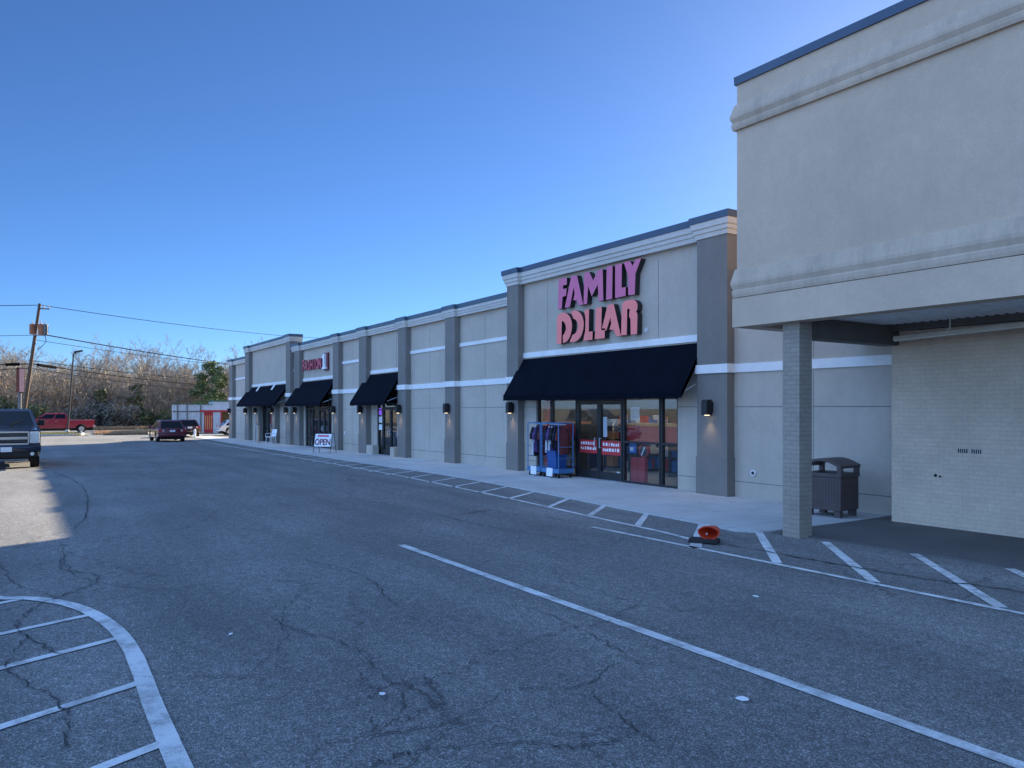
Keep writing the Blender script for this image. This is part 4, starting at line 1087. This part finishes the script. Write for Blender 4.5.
def pickup(loc, rz, paintm, label, blue, e=0.):
    t = thing('pickup_truck', loc, label, 'pickup truck', rz=rz, track=False)
    zb = .50; ce = e * .35
    prof = [(-2.88 - e, zb + .1), (-2.25 - e, zb)] + arch(-1.75 - e, .50, zb) + [(-1.2 - e, zb - .04), (1.3, zb - .04)] + arch(1.88, .50, zb) + [(2.45, zb), (2.85, zb + .08), (2.90, .84), (2.90, 1.22), (2.80, 1.31), (1.35, 1.42), (-1.14 - ce, 1.42), (-1.16 - ce, 1.30), (-2.90 - e, 1.30)]
    mb = MB(); ring_prism(mb, prof, .985, .07); body = mb.build('body', M[paintm], t, world=False, smooth=True)
    MB().box(-2.80 - e, -1.20 - ce, -.80, .80, 1.301, 1.306).build('bed_liner', M['rubber'], t, world=False)
    MB().box(-2.82 - e, 2.80, -.72, .72, .34, .52).build('underbody', M['rubber'], t, world=False)
    cab_shell(t, M[paintm], (-1.12 - ce, 1.42), (-.98 - ce, .55), 1.40, 1.96, .94, .77,
              [(1, .06, .94, .06, .93, 'windshield'), (3, .12, .88, .15, .85, 'rear_window'), (0, .06, .42, .10, .88, 'side_window'), (0, .47, .88, .10, .88, 'side_window'), (2, .12, .53, .10, .88, 'side_window'), (2, .58, .94, .10, .88, 'side_window')])
    for x in (1.88, -1.75 - e):
        for s in (-1, 1): wheel(t, x, s * .83, .40, .27, s)
    # nose
    gr = MB().box(2.885, 2.925, -.60, .60, .86, 1.24, bev=.01).build('grille', M['rubber'], t, world=False)
    mb = MB(); mb.box(2.90, 2.955, -.64, .64, 1.215, 1.27); mb.box(2.90, 2.955, -.64, .64, .83, .875); mb.box(2.90, 2.955, -.66, -.61, .875, 1.215); mb.box(2.90, 2.955, .61, .66, .875, 1.215)
    mb.box(2.926, 2.965, -.60, .60, 1.00, 1.09); mb.build('grille_bar', M['chrome'], gr, world=False)
    mb = MB()
    for z in (.92, .965, 1.13, 1.17): mb.box(2.926, 2.935, -.60, .60, z, z + .012)
    mb.build('grille_slat', M['steelgrey'], gr, world=False)
    mb = MB(); mb.prism([(-.17, 1.015), (-.06, 1.015), (-.05, 1.0), (.06, 1.0), (.05, 1.015), (.16, 1.015), (.18, 1.075), (.07, 1.075), (.06, 1.09), (-.05, 1.09), (-.06, 1.075), (-.15, 1.075)], 'x', 2.966, 2.98)
    mb.build('emblem', M['gold'] if not blue else M['chrome'], gr, world=False)
    for s in (-1, 1):
        a, b = (.665, .955) if s > 0 else (-.955, -.665)
        h = MB().box(2.78, 2.935, a, b, .86, 1.25, bev=.03).build('headlight', M['lens'], t, world=False)
        MB().box(2.9355, 2.94, a + .04, b - .04, .90, .98).build('turn_signal', M['lens'], h, world=False)
    mb = MB(); mb.box(2.72, 3.05, -1.0, 1.0, .60, .82, bev=.045); bp = mb.build('bumper', M[paintm] if blue else M['chrome'], t, world=False, smooth=True)
    mb = MB(); mb.box(2.75, 3.02, -.92, .92, .42, .598, bev=.03); mb.build('air_dam', M['rubber'], bp, world=False)
    MB().box(3.0521, 3.062, -.16, .16, .60, .76).build('licence_plate', M['plate'], bp, world=False)
    for s in (-1, 1): MB().cyl((3.02, s * .74, .52), .06, .02, 'x', 14).build('fog_light', M['lens'], bp, world=False)
    MB().box(-3.05 - e, -2.86 - e, -.97, .97, .55, .74, bev=.03).build('rear_bumper', M['chrome'], t, world=False)
    for s in (-1, 1):
        a, b = (.83, .975) if s > 0 else (-.975, -.83)
        MB().box(-2.93 - e, -2.86 - e, a, b, .85, 1.24, bev=.01).build('tail_light', M['taillens'], t, world=False)
        for x, w_ in ((.25, .14), (-.5, .14)): MB().box(x, x + w_, s * .985 - .012, s * .985 + .012, 1.18, 1.21).build('handle', M['chrome'], t, world=False)
        MB().box(-1.1, 1.2, s * .93 - .06, s * .93 + .06, .40, .45).build('side_step', M['rubber'], t, world=False)
        mb = MB()
        for x in (-.93, .05, 1.2): mb.box(x, x + .012, s * .982 - .006, s * .982 + .006, .52, 1.36)
        mb.build('door_seam', M['rubber'], body, world=False)
    mirrors(t, 1.0, .95, 1.42, 'rubber')
    mb = MB(); 
    for y in (-.5, .12): mb.tube([(1.38, y, 1.455), (1.12, y + .38, 1.62)], .010, 5)
    mb.build('wiper', M['rubber'], t, world=False)
    return t

bt = pickup((-35.4, -.17, gz(-35)), 0, 'navy_paint', 'dark navy pickup truck facing the camera at the left edge', True)
bt.scale = (1.07, 1.05, 1.075)
pickup((-90.3, 3.30, gz(-90) - .008), R(-90), 'red_paint', 'bright red crew-cab pickup truck seen from the side beyond the grass', False, .9)

def hatch(loc, rz, paintm, label, cat, L=4.5, W=.91, H=1.50):
    t = thing('parked_car', loc, label, cat, rz=rz, track=False)
    zb = .30; h = L / 2; belt = H * .60
    prof = [(-h + .02, zb + .12), (-h + .55, zb)] + arch(-h * .58, .38, zb) + [(h * .35, zb)] + arch(h * .60, .38, zb) + [(h - .25, zb), (h, zb + .12), (h, .68), (h - .15, .78), (h * .42, belt + .02), (-h + .35, belt + .06), (-h + .03, belt), (-h - .02, .62)]
    mb = MB(); ring_prism(mb, prof, W, .08); body = mb.build('body', M[paintm], t, world=False, smooth=True)
    MB().box(-h + .1, h - .1, -W + .2, W - .2, .18, .32).build('underbody', M['rubber'], t, world=False)
    cab_shell(t, M[paintm], (-h + .12, h * .46), (-h + .75, h * .08), belt, H - .05, W - .05, W - .24,
              [(1, .06, .94, .06, .94, 'windshield'), (3, .08, .92, .10, .90, 'rear_window'), (0, .10, .50, .12, .88, 'side_window'), (0, .54, .90, .12, .88, 'side_window'), (2, .10, .46, .12, .88, 'side_window'), (2, .50, .90, .12, .88, 'side_window')], crown=.04)
    for x in (-h * .58, h * .60):
        for s in (-1, 1): wheel(t, x, s * (W - .12), .33, .22, s)
    for s in (-1, 1):
        a, b = (W - .40, W - .04) if s > 0 else (-W + .04, -W + .40)
        tl = MB().box(-h - .035, -h + .12, a, b, .72, .86, bev=.015).build('tail_light', M['taillens'], t, world=False)
        lb_ = (a + .02, a + .12) if s > 0 else (b - .12, b - .02)
        MB().box(-h - .041, -h - .0355, *lb_, .74, .84).build('reverse_lamp', M['lens'], tl, world=False)
        MB().box(h - .12, h + .03, a, b, .56, .70, bev=.02).build('headlight', M['lens'], t, world=False)
        mb = MB()
        for x in (-h * .38, .1, h * .46): mb.box(x, x + .012, s * W - .006, s * W + .006, .4, belt)
        mb.build('door_seam', M['rubber'], body, world=False)
    MB().box(-h - .10, -h + .15, -W + .02, W - .02, .38, .60, bev=.04).build('rear_bumper', M[paintm], t, world=False, smooth=True)
    MB().box(-h - .045, -h - .02, -.17, .17, .70, .83).build('licence_plate', M['plate'], t, world=False)
    MB().box(h - .15, h + .09, -W + .02, W - .02, .34, .56, bev=.04).build('front_bumper', M[paintm], t, world=False, smooth=True)
    MB().box(h - .02, h + .025, -.45, .45, .56, .66).build('grille', M['rubber'], t, world=False)
    mirrors(t, h * .34, W - .02, belt + .02, paintm)
    return t
hatch((-58.3, 9.15, gz(-58)), R(180), 'maroon_paint', 'maroon car seen from behind, stopped by the end of the strip', 'car')
hatch((-68.2, 12.10, gz(-68) + .03), R(180), 'dark_paint', 'dark red car half hidden behind the maroon car', 'car', 4.2, .86, 1.42)
hatch((-69.5, 16.9, gz(-68)), R(90), 'white_paint', 'small white car half hidden by the end of the shop row', 'car', 3.7, .80, 1.36)
mb = MB(); g = gz(-65.5); mb.cyl((-65.3, 12.33, g), .09, .62, 'z', 12); mb.cyl((-65.3, 12.33, g + .62), .09, .06, 'z', 12, r2=.03)
tag(mb.build('bollard', M['white'], smooth=True), 'short white bollard beside the dark red car', 'bollard')

# ------------------------------------------------------------------ far white building
fb = thing('metal_building', (-80, 13.05, gz(-80)), 'low white metal building with red trim beyond the shop row', 'building')
BX = -80; g = gz(BX)
mb = MB(); mb.box(BX - 9, BX, 13.05, 15.9, g - .1, 2.45, 0); mb.box(BX - 9, BX, 15.9, 16.75, g + 2.2, 2.45); mb.box(BX - 9, BX - .2, 15.9, 16.75, g - .1, g + 2.2)
mb.box(BX - 9, BX + .05, 16.75, 17.55, g - .1, 2.75); mb.box(BX - 9, BX + .05, 17.55, 20.2, g + 2.15, 2.75); mb.box(BX - 9, BX - 1.8, 17.55, 20.2, g - .1, g + 2.15); mb.box(BX - 9, BX + .05, 20.2, 30, g - .1, 2.75)
for k in range(1, 15): mb.box(BX, BX + .012, 13.05 + .19 * k, 13.06 + .19 * k, g, 2.4, 1)
mb.build('wall', [M['barnwhite'], M['steelgrey']], fb)
MB().box(BX - 9, BX + .12, 16.7, 30, 2.751, 2.88).box(BX - 9, BX + .08, 13.0, 16.69, 2.451, 2.53).build('roof_edge', M['greenroof'], fb)
mb = MB(); mb.box(BX + .051, BX + .14, 15.5, 20.3, 2.0 + g * 0 - .28, 1.90); mb.box(BX + .051, BX + .13, 17.42, 17.55, g, 1.71); mb.box(BX + .051, BX + .13, 20.2, 20.33, g, 1.71); mb.build('red_trim', M['red'], fb)
mb = MB(); mb.box(BX + .0131, BX + .06, 13.06, 15.5, 1.72, 1.84)
for y in (13.5, 14.35, 15.6): mb.tube([(BX + .08, y, g), (BX + .08, y, 2.44)], .05, 8)
mb.build('downpipe', M['steelgrey'], fb)
dr = MB().box(BX - .15, BX - .05, 15.9, 16.75, g, g + 2.2).build('door', M['red'], fb)
mb = MB()
for k in range(4): mb.box(BX - .049, BX - .03, 16.0 + .19 * k, 16.08 + .19 * k, g + .35, g + 1.7)
mb.build('door_light', M['orange'], dr)
mb = MB()
for k in range(7): mb.box(BX - 1.75, BX - 1.7, 17.56 + .375 * k, 17.9 + .375 * k, g, g + 2.1)
mb.build('tan_panel', M['tan'], fb)

fb.rotation_euler.z = R(-9)

# ------------------------------------------------------------------ poles, lamp, pylon, wires
def lamp_post():
    g = gz(-88); x, y = -88.0, 4.62; top = 7.95 + g
    t = thing('street_lamp', (x, y, g), 'slim dark parking lot lamp post leaning slightly, on the grass', 'street lamp')
    MB().tube([(x, y, g - .1), (x + .1, y + .55, top)], [.10, .07], 10).build('pole', M['bronze'], t, smooth=True)
    MB().cyl((x, y, g), .2, .35, 'z', 14, r2=.17).build('base', M['concrete'], t)
    mb = MB(); mb.tube([(x + .1, y + .55, top - .02), (x + .1, y + .8, top + .12)], .04, 8)
    mb.slab((x - .2, y + .62, top + .08), (x + .4, y + .62, top + .08), (x + .4, y + 1.35, top + .26), (x - .2, y + 1.35, top + .26), .16); mb.build('lamp_head', M['bronze'], t)
lamp_post()

PB = Vector((-89.6, .72, gz(-90))); PT = PB + Vector((.25, 1.60, 12.95))
def on_pole(f, base=PB, top=PT): return base.lerp(top, f)
def utility_pole(base, top, label):
    t = thing('utility_pole', tuple(base), label, 'utility pole', 'utility poles')
    MB().tube([base - Vector((0, 0, .3)), base.lerp(top, .5), top], [.20, .17, .13], 12).build('pole', M['wood'], t, smooth=True)
    p = base.lerp(top, .80)
    for k, dy in enumerate((-.30, .42, .78)):
        c = p + Vector((.30 if k else -.05, dy, -.5)); mb = MB()
        mb.cyl(c, .25, .95, 'z', 18); mb.cyl(c + Vector((0, 0, .95)), .27, .05, 'z', 18); mb.cyl(c + Vector((0, 0, 1.0)), .12, .10, 'z', 12, r2=.06)
        for a in range(10): mb.box(c.x + .25 * math.cos(a * .63) - .02, c.x + .25 * math.cos(a * .63) + .02, c.y + .25 * math.sin(a * .63) - .02, c.y + .25 * math.sin(a * .63) + .02, c.z + .1, c.z + .85)
        tr = mb.build('transformer', M['rust'] if k < 2 else M['steelgrey'], t, smooth=True)
        mb = MB(); mb.cyl(c + Vector((0, 0, 1.10)), .05, .28, 'z', 10, r2=.03); mb.build('bushing', M['ceramic'], tr)
    mb = MB(); mb.box(p.x - .1, p.x + .35, p.y - .35, p.y + .8, p.z - .62, p.z - .52); mb.build('bracket', M['ceramic'], t)
    q = base.lerp(top, .985); mb = MB(); mb.box(q.x - .06, q.x + .06, q.y - .15, q.y + .85, q.z - .35, q.z - .24); mb.build('crossarm', M['steelgrey'], t)
    for dy in (.0, .38, .80):
        mb = MB(); mb.cyl(q + Vector((0, dy, -.24)), .06, .30, 'z', 10, r2=.04); mb.build('insulator', M['ceramic'], t)
    mb = MB(); mb.tube([p + Vector((.35, .75, -.5)), p + Vector((.5, .85, -1.2)), p + Vector((.4, .5, -1.7)), p + Vector((.2, .12, -2.0))], .03, 6); mb.build('cable_loop', M['wire'], t)
utility_pole(PB, PT, 'tall leaning wooden utility pole with rusty transformers behind the navy pickup')
P2B = Vector((-143, 50.5, gz(-140))); P2T = P2B + Vector((0, .3, 13.6))
utility_pole(P2B, P2T, 'far upright wooden utility pole hidden past the shop row')
P0T = Vector((-95, -45, 12.0))
def wire(a, b, sag, r, label, splice=None):
    n = 24; pts = []
    for i in range(n + 1):
        u = i / n; p = Vector(a).lerp(Vector(b), u); p.z -= sag * 4 * u * (1 - u); pts.append(p)
    mb = MB(); mb.tube(pts, r, 5)
    if splice is not None:
        for u0, u1 in splice:
            k = [Vector(a).lerp(Vector(b), u) - Vector((0, 0, sag * 4 * u * (1 - u))) for u in (u0, (u0 + u1) / 2, u1)]
            mb.tube(k, r * 3.4, 8)
    tag(mb.build('power_line', M['wire']), label, 'power line', 'overhead lines at the utility pole')
top = on_pole(.985) + Vector((0, .1, .05))
wire(top, (P2T.x, P2T.y, 15.6), .5, .034, 'topmost thin overhead wire running right from the pole top')
wire(P0T, top, .9, .034, 'thin overhead wire running left from the pole top')
m1 = on_pole(.775) + Vector((.25, .8, -.2))
wire(m1, (P2B.x, P2B.y, 8.9), .6, .055, 'thick dark overhead wire falling right from the transformers')
wire((P0T.x, P0T.y, 9.3), on_pole(.755), .8, .024, 'thin overhead wire running left below the transformers')
wire(on_pole(.72), (P2B.x, P2B.y, 9.6), .8, .024, 'faint overhead wire just under the thick dark one')
m2 = on_pole(.535)
wire(m2, (P2B.x, P2B.y, 6.2), 1.1, .045, 'heavy overhead cable bundle with a black splice case right of the pole', [(.012, .045)])
wire((P0T.x, P0T.y, 6.6), m2, .9, .045, 'heavy overhead cable bundle with a black splice case left of the pole', [(.955, .98)])
m3 = on_pole(.50)
wire(m3, (P2B.x, P2B.y, 5.2), 1.2, .032, 'lowest overhead cable running right from the pole')
wire((P0T.x, P0T.y, 6.0), m3, .9, .032, 'lowest overhead cable running left from the pole')
m4 = on_pole(.56)
wire(m4, (P2B.x, P2B.y, 7.4), 1.0, .032, 'slim overhead cable above the heavy bundle, right of the pole')

g = gz(-97); t = thing('pylon_sign', (-97, .72, g), 'tall narrow red sign box on a grey post left of the pole', 'sign')
MB().tube([(-97, .68, g - .2), (-97, .72, 3.9)], .16, 10).build('post', M['steelgrey'], t)
mb = MB(); mb.box(-97.30, -96.70, .38, 1.12, 3.8, 6.45, 1); mb.box(-96.699, -96.66, .66, 1.10, 3.84, 6.41, 0); mb.build('panel', [M['pylon'], M['pylon_side']], t)  # dark body strip left of the bright-toned face stands for the shaded side

# ------------------------------------------------------------------ verge, trees, brush
isl = [(-78, -40), (-78, 3.2), (-78.6, 4.4), (-80, 5.3), (-84, 5.6), (-88.3, 5.7), (-88.3, -40)]
strip_poly('grass_island', isl, .02, M['ground'], thick=.10)
kb = smooth_line([(-77.9, -40), (-77.9, -10), (-77.9, 3.2), (-78.5, 4.5), (-80, 5.42), (-84, 5.72), (-88.3, 5.82)], 5)
mb = MB(); pr = [(-.08, -.02), (.08, -.02), (.08, .12), (-.08, .12)]
cornice_path(mb, [(p.x, p.y) for p in kb], pr); tag(mb.build('kerb', M['concrete'], drape=True), kind='structure')

def blades(name, n, area, h, mat, seed, label, wd=.03):
    rnd = random.Random(seed); V = []; F = []
    while len(F) < n:
        x, y = area(rnd); z = gz(x) + .01; a = rnd.uniform(0, math.pi); hh = h * rnd.uniform(.45, 1.2); dx, dy = math.cos(a) * wd, math.sin(a) * wd
        lx, ly = rnd.uniform(-.3, .3) * hh, rnd.uniform(-.3, .3) * hh; i = len(V)
        V += [(x - dx, y - dy, z), (x + dx, y + dy, z), (x + lx, y + ly, z + hh)]; F.append((i, i + 1, i + 2))
    return tag(raw_mesh(name, V, F, mat), label, kind='stuff')
blades('grass', 16000, lambda r: (r.uniform(-87.8, -78.3), r.uniform(-6, 5.2)), .14, M['grass'], 1, 'short winter grass around the lamp post', .05)
tag(bpy.data.objects['grass'], cat='grass')
o = blades('dry_weeds', 30000, lambda r: (lambda x: (x, r.uniform(-.082 * x - .35, 32)))(r.uniform(-104, -101.3)), .38, M['weeds'], 2, 'tall dry tan weeds along the far side of the street', .05)
tag(o, cat='weeds')
o = blades('dry_weeds', 22000, lambda r: (lambda x: (x, -.0775 * x + r.uniform(.2, 9)))(r.uniform(-87.5, -79)), .22, M['weeds'], 4, 'dry tan weeds on the verge between the lot and the street', .05)
tag(o, cat='weeds')

class Twig:
    def __init__(self): self.V = []; self.F = []; self.MI = []
    def seg(self, a, b, ra, rb, mi, n=3):
        d = (b - a)
        if d.length < 1e-5: return
        d = d.normalized(); u = d.cross(Vector((.3, .2, 1) if abs(d.z) < .95 else (1, 0, 0))).normalized(); v = d.cross(u); i = len(self.V)
        for p, r in ((a, ra), (b, rb)):
            for k in range(n):
                t = 2 * math.pi * k / n; self.V.append(p + (u * math.cos(t) + v * math.sin(t)) * r)
        for k in range(n): self.F.append((i + k, i + (k + 1) % n, i + n + (k + 1) % n, i + n + k)); self.MI.append(mi)

def bare_tree(seed, h, spread=.55, levels=4):
    rnd = random.Random(seed); trunk = Twig(); crown = Twig()
    def rv(s): return Vector((rnd.uniform(-s, s), rnd.uniform(-s, s), rnd.uniform(-s, s)))
    def grow(p, d, ln, r, lev):
        tw = trunk if lev == 0 else crown; ns = 5 if lev == 0 else 3; pts = [p]; q = p; dd = d
        for i in range(ns):
            dd = (dd + rv(.10 if lev == 0 else .22) + Vector((0, 0, .08))).normalized(); q2 = q + dd * ln / ns
            tw.seg(q, q2, r * (1 - .75 * i / ns), r * (1 - .75 * (i + 1) / ns), 0 if lev < 2 else 1, 6 if lev == 0 else 3); q = q2; pts.append(q)
        if lev >= levels: return
        nb = (13, 6, 5, 4)[lev]
        for k in range(nb):
            f = rnd.uniform(.30 if lev == 0 else .15, 1.0); i = min(ns - 1, int(f * ns)); b = pts[i].lerp(pts[i + 1], f * ns - i)
            side = Vector((rnd.uniform(-1, 1), rnd.uniform(-1, 1), rnd.uniform(-.1, .5))).normalized()
            nd = (dd * (1 - spread) + side * spread * 1.3).normalized()
            grow(b, nd, ln * rnd.uniform(.32, .56) * (1.15 if lev == 0 else 1.0), max(.020, r * .42), lev + 1)
    grow(Vector((0, 0, -.2)), Vector((0, 0, 1)), h * .84, h * .017, 0)
    return trunk, crown
def make_tree_proto(seed, h, spread):
    tr, cr = bare_tree(seed, h, spread)
    t = thing('bare_tree', (0, 0, 0), None, 'tree', track=False)
    raw_mesh('trunk', tr.V, tr.F, [M['bark'], M['twig']], t, tr.MI); raw_mesh('crown', cr.V, cr.F, [M['bark'], M['twig']], t, cr.MI)
    return t
protos = [make_tree_proto(s, h, sp_) for s, h, sp_ in ((1, 10.5, .5), (2, 9.5, .6), (3, 11, .45), (4, 9, .62), (5, 10, .55), (6, 8, .66))]
used = set(); rt = random.Random(5)
def place(x, y, s, label, group):
    i = rt.randrange(len(protos)); p = protos[i]
    c = p if i not in used else copy_tree(p)
    used.add(i)
    c.location = (x, y, gz(x) - .05); c.rotation_euler = (R(rt.uniform(-4, 4)), R(rt.uniform(-4, 4)), rt.uniform(0, 6.28)); c.scale = (s, s, s * rt.uniform(.92, 1.1))
    tag(c, label, 'tree', group)
for row, (x0, n, sc) in enumerate(((-110, 26, .74), (-117, 26, .84), (-124, 26, .93), (-132, 26, 1.0))):
    for i in range(n):
        y = -12 + 54 * (i + rt.uniform(.1, .9)) / n
        dip = 1 - .10 * math.exp(-((y - 3) / 4) ** 2)
        place(x0 + rt.uniform(-2.5, 2.5), y, sc * rt.uniform(.84, .96) * dip, 'bare grey-brown tree in the winter wood beyond the street', 'bare trees in the wood')
for i in range(len(protos)):
    if i not in used: place(-128, 45 + i, 1, 'bare grey-brown tree in the winter wood beyond the street', 'bare trees in the wood')

# low tangle of saplings and fallen twigs between the trunks
rnd = random.Random(9); tw = Twig()
for k in range(32000):
    x = rnd.uniform(-138, -106); y = rnd.uniform(-14, 44); z = gz(x) + rnd.random() ** 1.2 * 7.5; ln_ = rnd.uniform(.5, 1.8)
    d = Vector((rnd.uniform(-1, 1), rnd.uniform(-1, 1), rnd.uniform(-.1, 1.3))).normalized(); a = Vector((x, y, z)); tw.seg(a, a + d * ln_, rnd.uniform(.02, .05), .012, 0)
tag(raw_mesh('undergrowth', tw.V, tw.F, [M['twig']]), 'tangled bare undergrowth filling the wood between the trunks', 'undergrowth', kind='stuff')
# wooded rise behind, so that no empty horizon shows between the trunks
mb = MB(); NX = 40
pts = []
for i in range(NX + 1):
    y = -22 + 160 * i / NX; pts.append(y)
rows = []
for j, (x, zz) in enumerate(((-136, -.8), (-142, 2.6), (-150, 5.2), (-162, 6.6), (-200, 7.0), (-420, 6.0))):
    rows.append([mb.bm.verts.new((x, y, zz + (mnoise.noise(Vector((y * .05, j * 1.7, 0))) * 1.0 if j else 0))) for y in pts])
for A, B in zip(rows, rows[1:]):
    for i in range(NX): mb.bm.faces.new((A[i], A[i + 1], B[i + 1], B[i]))
tag(mb.build('hill', M['woodland'], smooth=True), kind='structure')

def leaf_mass(seed, lumps, n, size, flat=1.0):
    """many leaf faces spread through lumpy volumes"""
    rnd = random.Random(seed); V = []; F = []
    tot = sum(r ** 2 for *_, r in lumps)
    for cx, cy, cz, r in lumps:
        for k in range(int(n * r * r / tot)):
            d = Vector((rnd.gauss(0, 1), rnd.gauss(0, 1), rnd.gauss(0, 1))).normalized()
            rr = r * (rnd.random() ** .45) * (1 + .35 * mnoise.noise(d * 2.3 + Vector((seed, cx, cy))))
            p = Vector((cx, cy, cz)) + Vector((d.x, d.y, d.z * flat)) * rr
            if p.z < 0: p.z = rnd.random() * .3
            a = Vector((rnd.gauss(0, 1), rnd.gauss(0, 1), rnd.gauss(0, 1))).normalized(); b = a.orthogonal().normalized(); s = size * rnd.uniform(.5, 1.3); i = len(V)
            c = a.cross(b); V += [p - b * s, p + c * s * .45, p + b * s, p - c * s * .45]; F.append((i, i + 1, i + 2, i + 3))
    return V, F
def bush(x, y, lumps, n, size, mat, label, cat, group, seed, stems=5, name='bush'):
    t = thing(name, (x, y, gz(x)), label, cat, group, track=False)
    V, F = leaf_mass(seed, lumps, n, size); raw_mesh('foliage', V, F, M[mat], t)
    tw = Twig(); rnd = random.Random(seed + 1)
    for cx, cy, cz, r in lumps:
        for k in range(stems):
            e = Vector((cx + rnd.uniform(-r, r) * .7, cy + rnd.uniform(-r, r) * .7, cz + rnd.uniform(-.2, 1.0) * r)); a = Vector((cx * .4, cy * .4, -.05)); mid = a.lerp(e, .5) + Vector((0, 0, .2 * r))
            tw.seg(a, mid, .05, .035, 0, 4); tw.seg(mid, e, .035, .012, 0, 3)
            for q in range(4):
                e2 = e + Vector((rnd.uniform(-1, 1), rnd.uniform(-1, 1), rnd.uniform(-.2, 1))) * r * .5; tw.seg(e.lerp(mid, .3), e2, .015, .006, 0, 3)
    raw_mesh('stems', tw.V, tw.F, M['bark'], t)
    return t
def mound(seed, w, h, k=9):
    rnd = random.Random(seed); return [(rnd.uniform(-.6, .6) * w, rnd.uniform(-1, 1) * w, h * rnd.uniform(.10, .62), h * rnd.uniform(.28, .46)) for _ in range(k)]
BU = [(-104.5, 6.6, 1.5, 2.6, 'leaf_grey', 'grey vine-covered bush mound behind the tail of the red pickup'), (-105.5, 9.0, 2.0, 3.6, 'leaf_grey', 'large grey-green vine mound right of the lamp post'),
      (-104.5, 11.4, 1.8, 3.1, 'leaf_grey', 'broad grey vine mound in the middle of the verge'), (-106.5, 13.4, 1.6, 2.9, 'leaf_green', 'dark green scrub clump left of the maroon car'),
      (-105, 15.2, 1.7, 2.2, 'leaf_green', 'low dark green scrub behind the maroon car'), (-107, 17.8, 1.8, 2.8, 'leaf_olive', 'olive scrub beside the white metal building'),
      (-104, 2.9, 1.3, 3.6, 'leaf_olive', 'bright olive bush right of the utility pole'), (-105, 0.2, 1.6, 4.2, 'leaf_green', 'green bush between the pylon sign and the pole'),
      (-106, -2.6, 2.0, 4.8, 'leaf_green', 'green thicket at the far left edge'), (-107, 4.8, 1.5, 2.6, 'leaf_grey', 'grey bush above the cab of the red pickup'),
      (-109, 20.8, 2.0, 3.0, 'leaf_olive', 'olive scrub behind the roof of the metal building')]
for i, (x, y, w_, h, m_, lb) in enumerate(BU): bush(x, y, mound(i + 3, w_, h), 4200, .17, m_, lb, 'bush', 'bushes along the far verge', 20 + i)

def evergreen(x, y, h, r, mat, label, seed, clumps, z0=.35, name='pine_tree', cr=.8):
    t = thing(name, (x, y, gz(x)), label, 'tree', 'evergreens by the wood', track=False)
    rnd = random.Random(seed); tw = Twig(); a = Vector((0, 0, -.1)); n = 6
    for i in range(n):
        b = Vector((rnd.uniform(-.06, .06) * h * .3, rnd.uniform(-.06, .06) * h * .3, h * .95 * (i + 1) / n)); tw.seg(a, b, .02 * h * (1 - i / n * .8), .02 * h * (1 - (i + 1) / n * .8), 0, 7); a = b
    lumps = []
    for k in range(clumps):
        f = z0 + (1 - z0) * (k + .5) / clumps; rad = r * (1 - .75 * ((f - z0) / (1 - z0)) ** 1.4) * rnd.uniform(.35, 1.0); an = k * 2.4 + rnd.uniform(-.5, .5)
        c = Vector((math.cos(an) * rad, math.sin(an) * rad, h * f)); lumps.append((*c, r * cr * rnd.uniform(.30, .48))); tw.seg(Vector((0, 0, h * f - .5)), c, .05, .02, 0, 4)
    raw_mesh('trunk', tw.V, tw.F, M['bark'], t)
    V, F = leaf_mass(seed, lumps, 6500, .15, .6); raw_mesh('crown', V, F, M[mat], t)
evergreen(-100, 20.9, 8.2, 2.6, 'leaf_pine', 'dark green pine behind the white metal building', 3, 22, .30)
evergreen(-108, 13.2, 5.6, 1.4, 'leaf_olive', 'small olive evergreen among the bare trees right of the lamp post', 8, 12, .35)
evergreen(-107.5, 9.3, 4.8, 1.4, 'leaf_olive', 'short pale evergreen among the bare trees near the lamp post', 12, 12, .3)
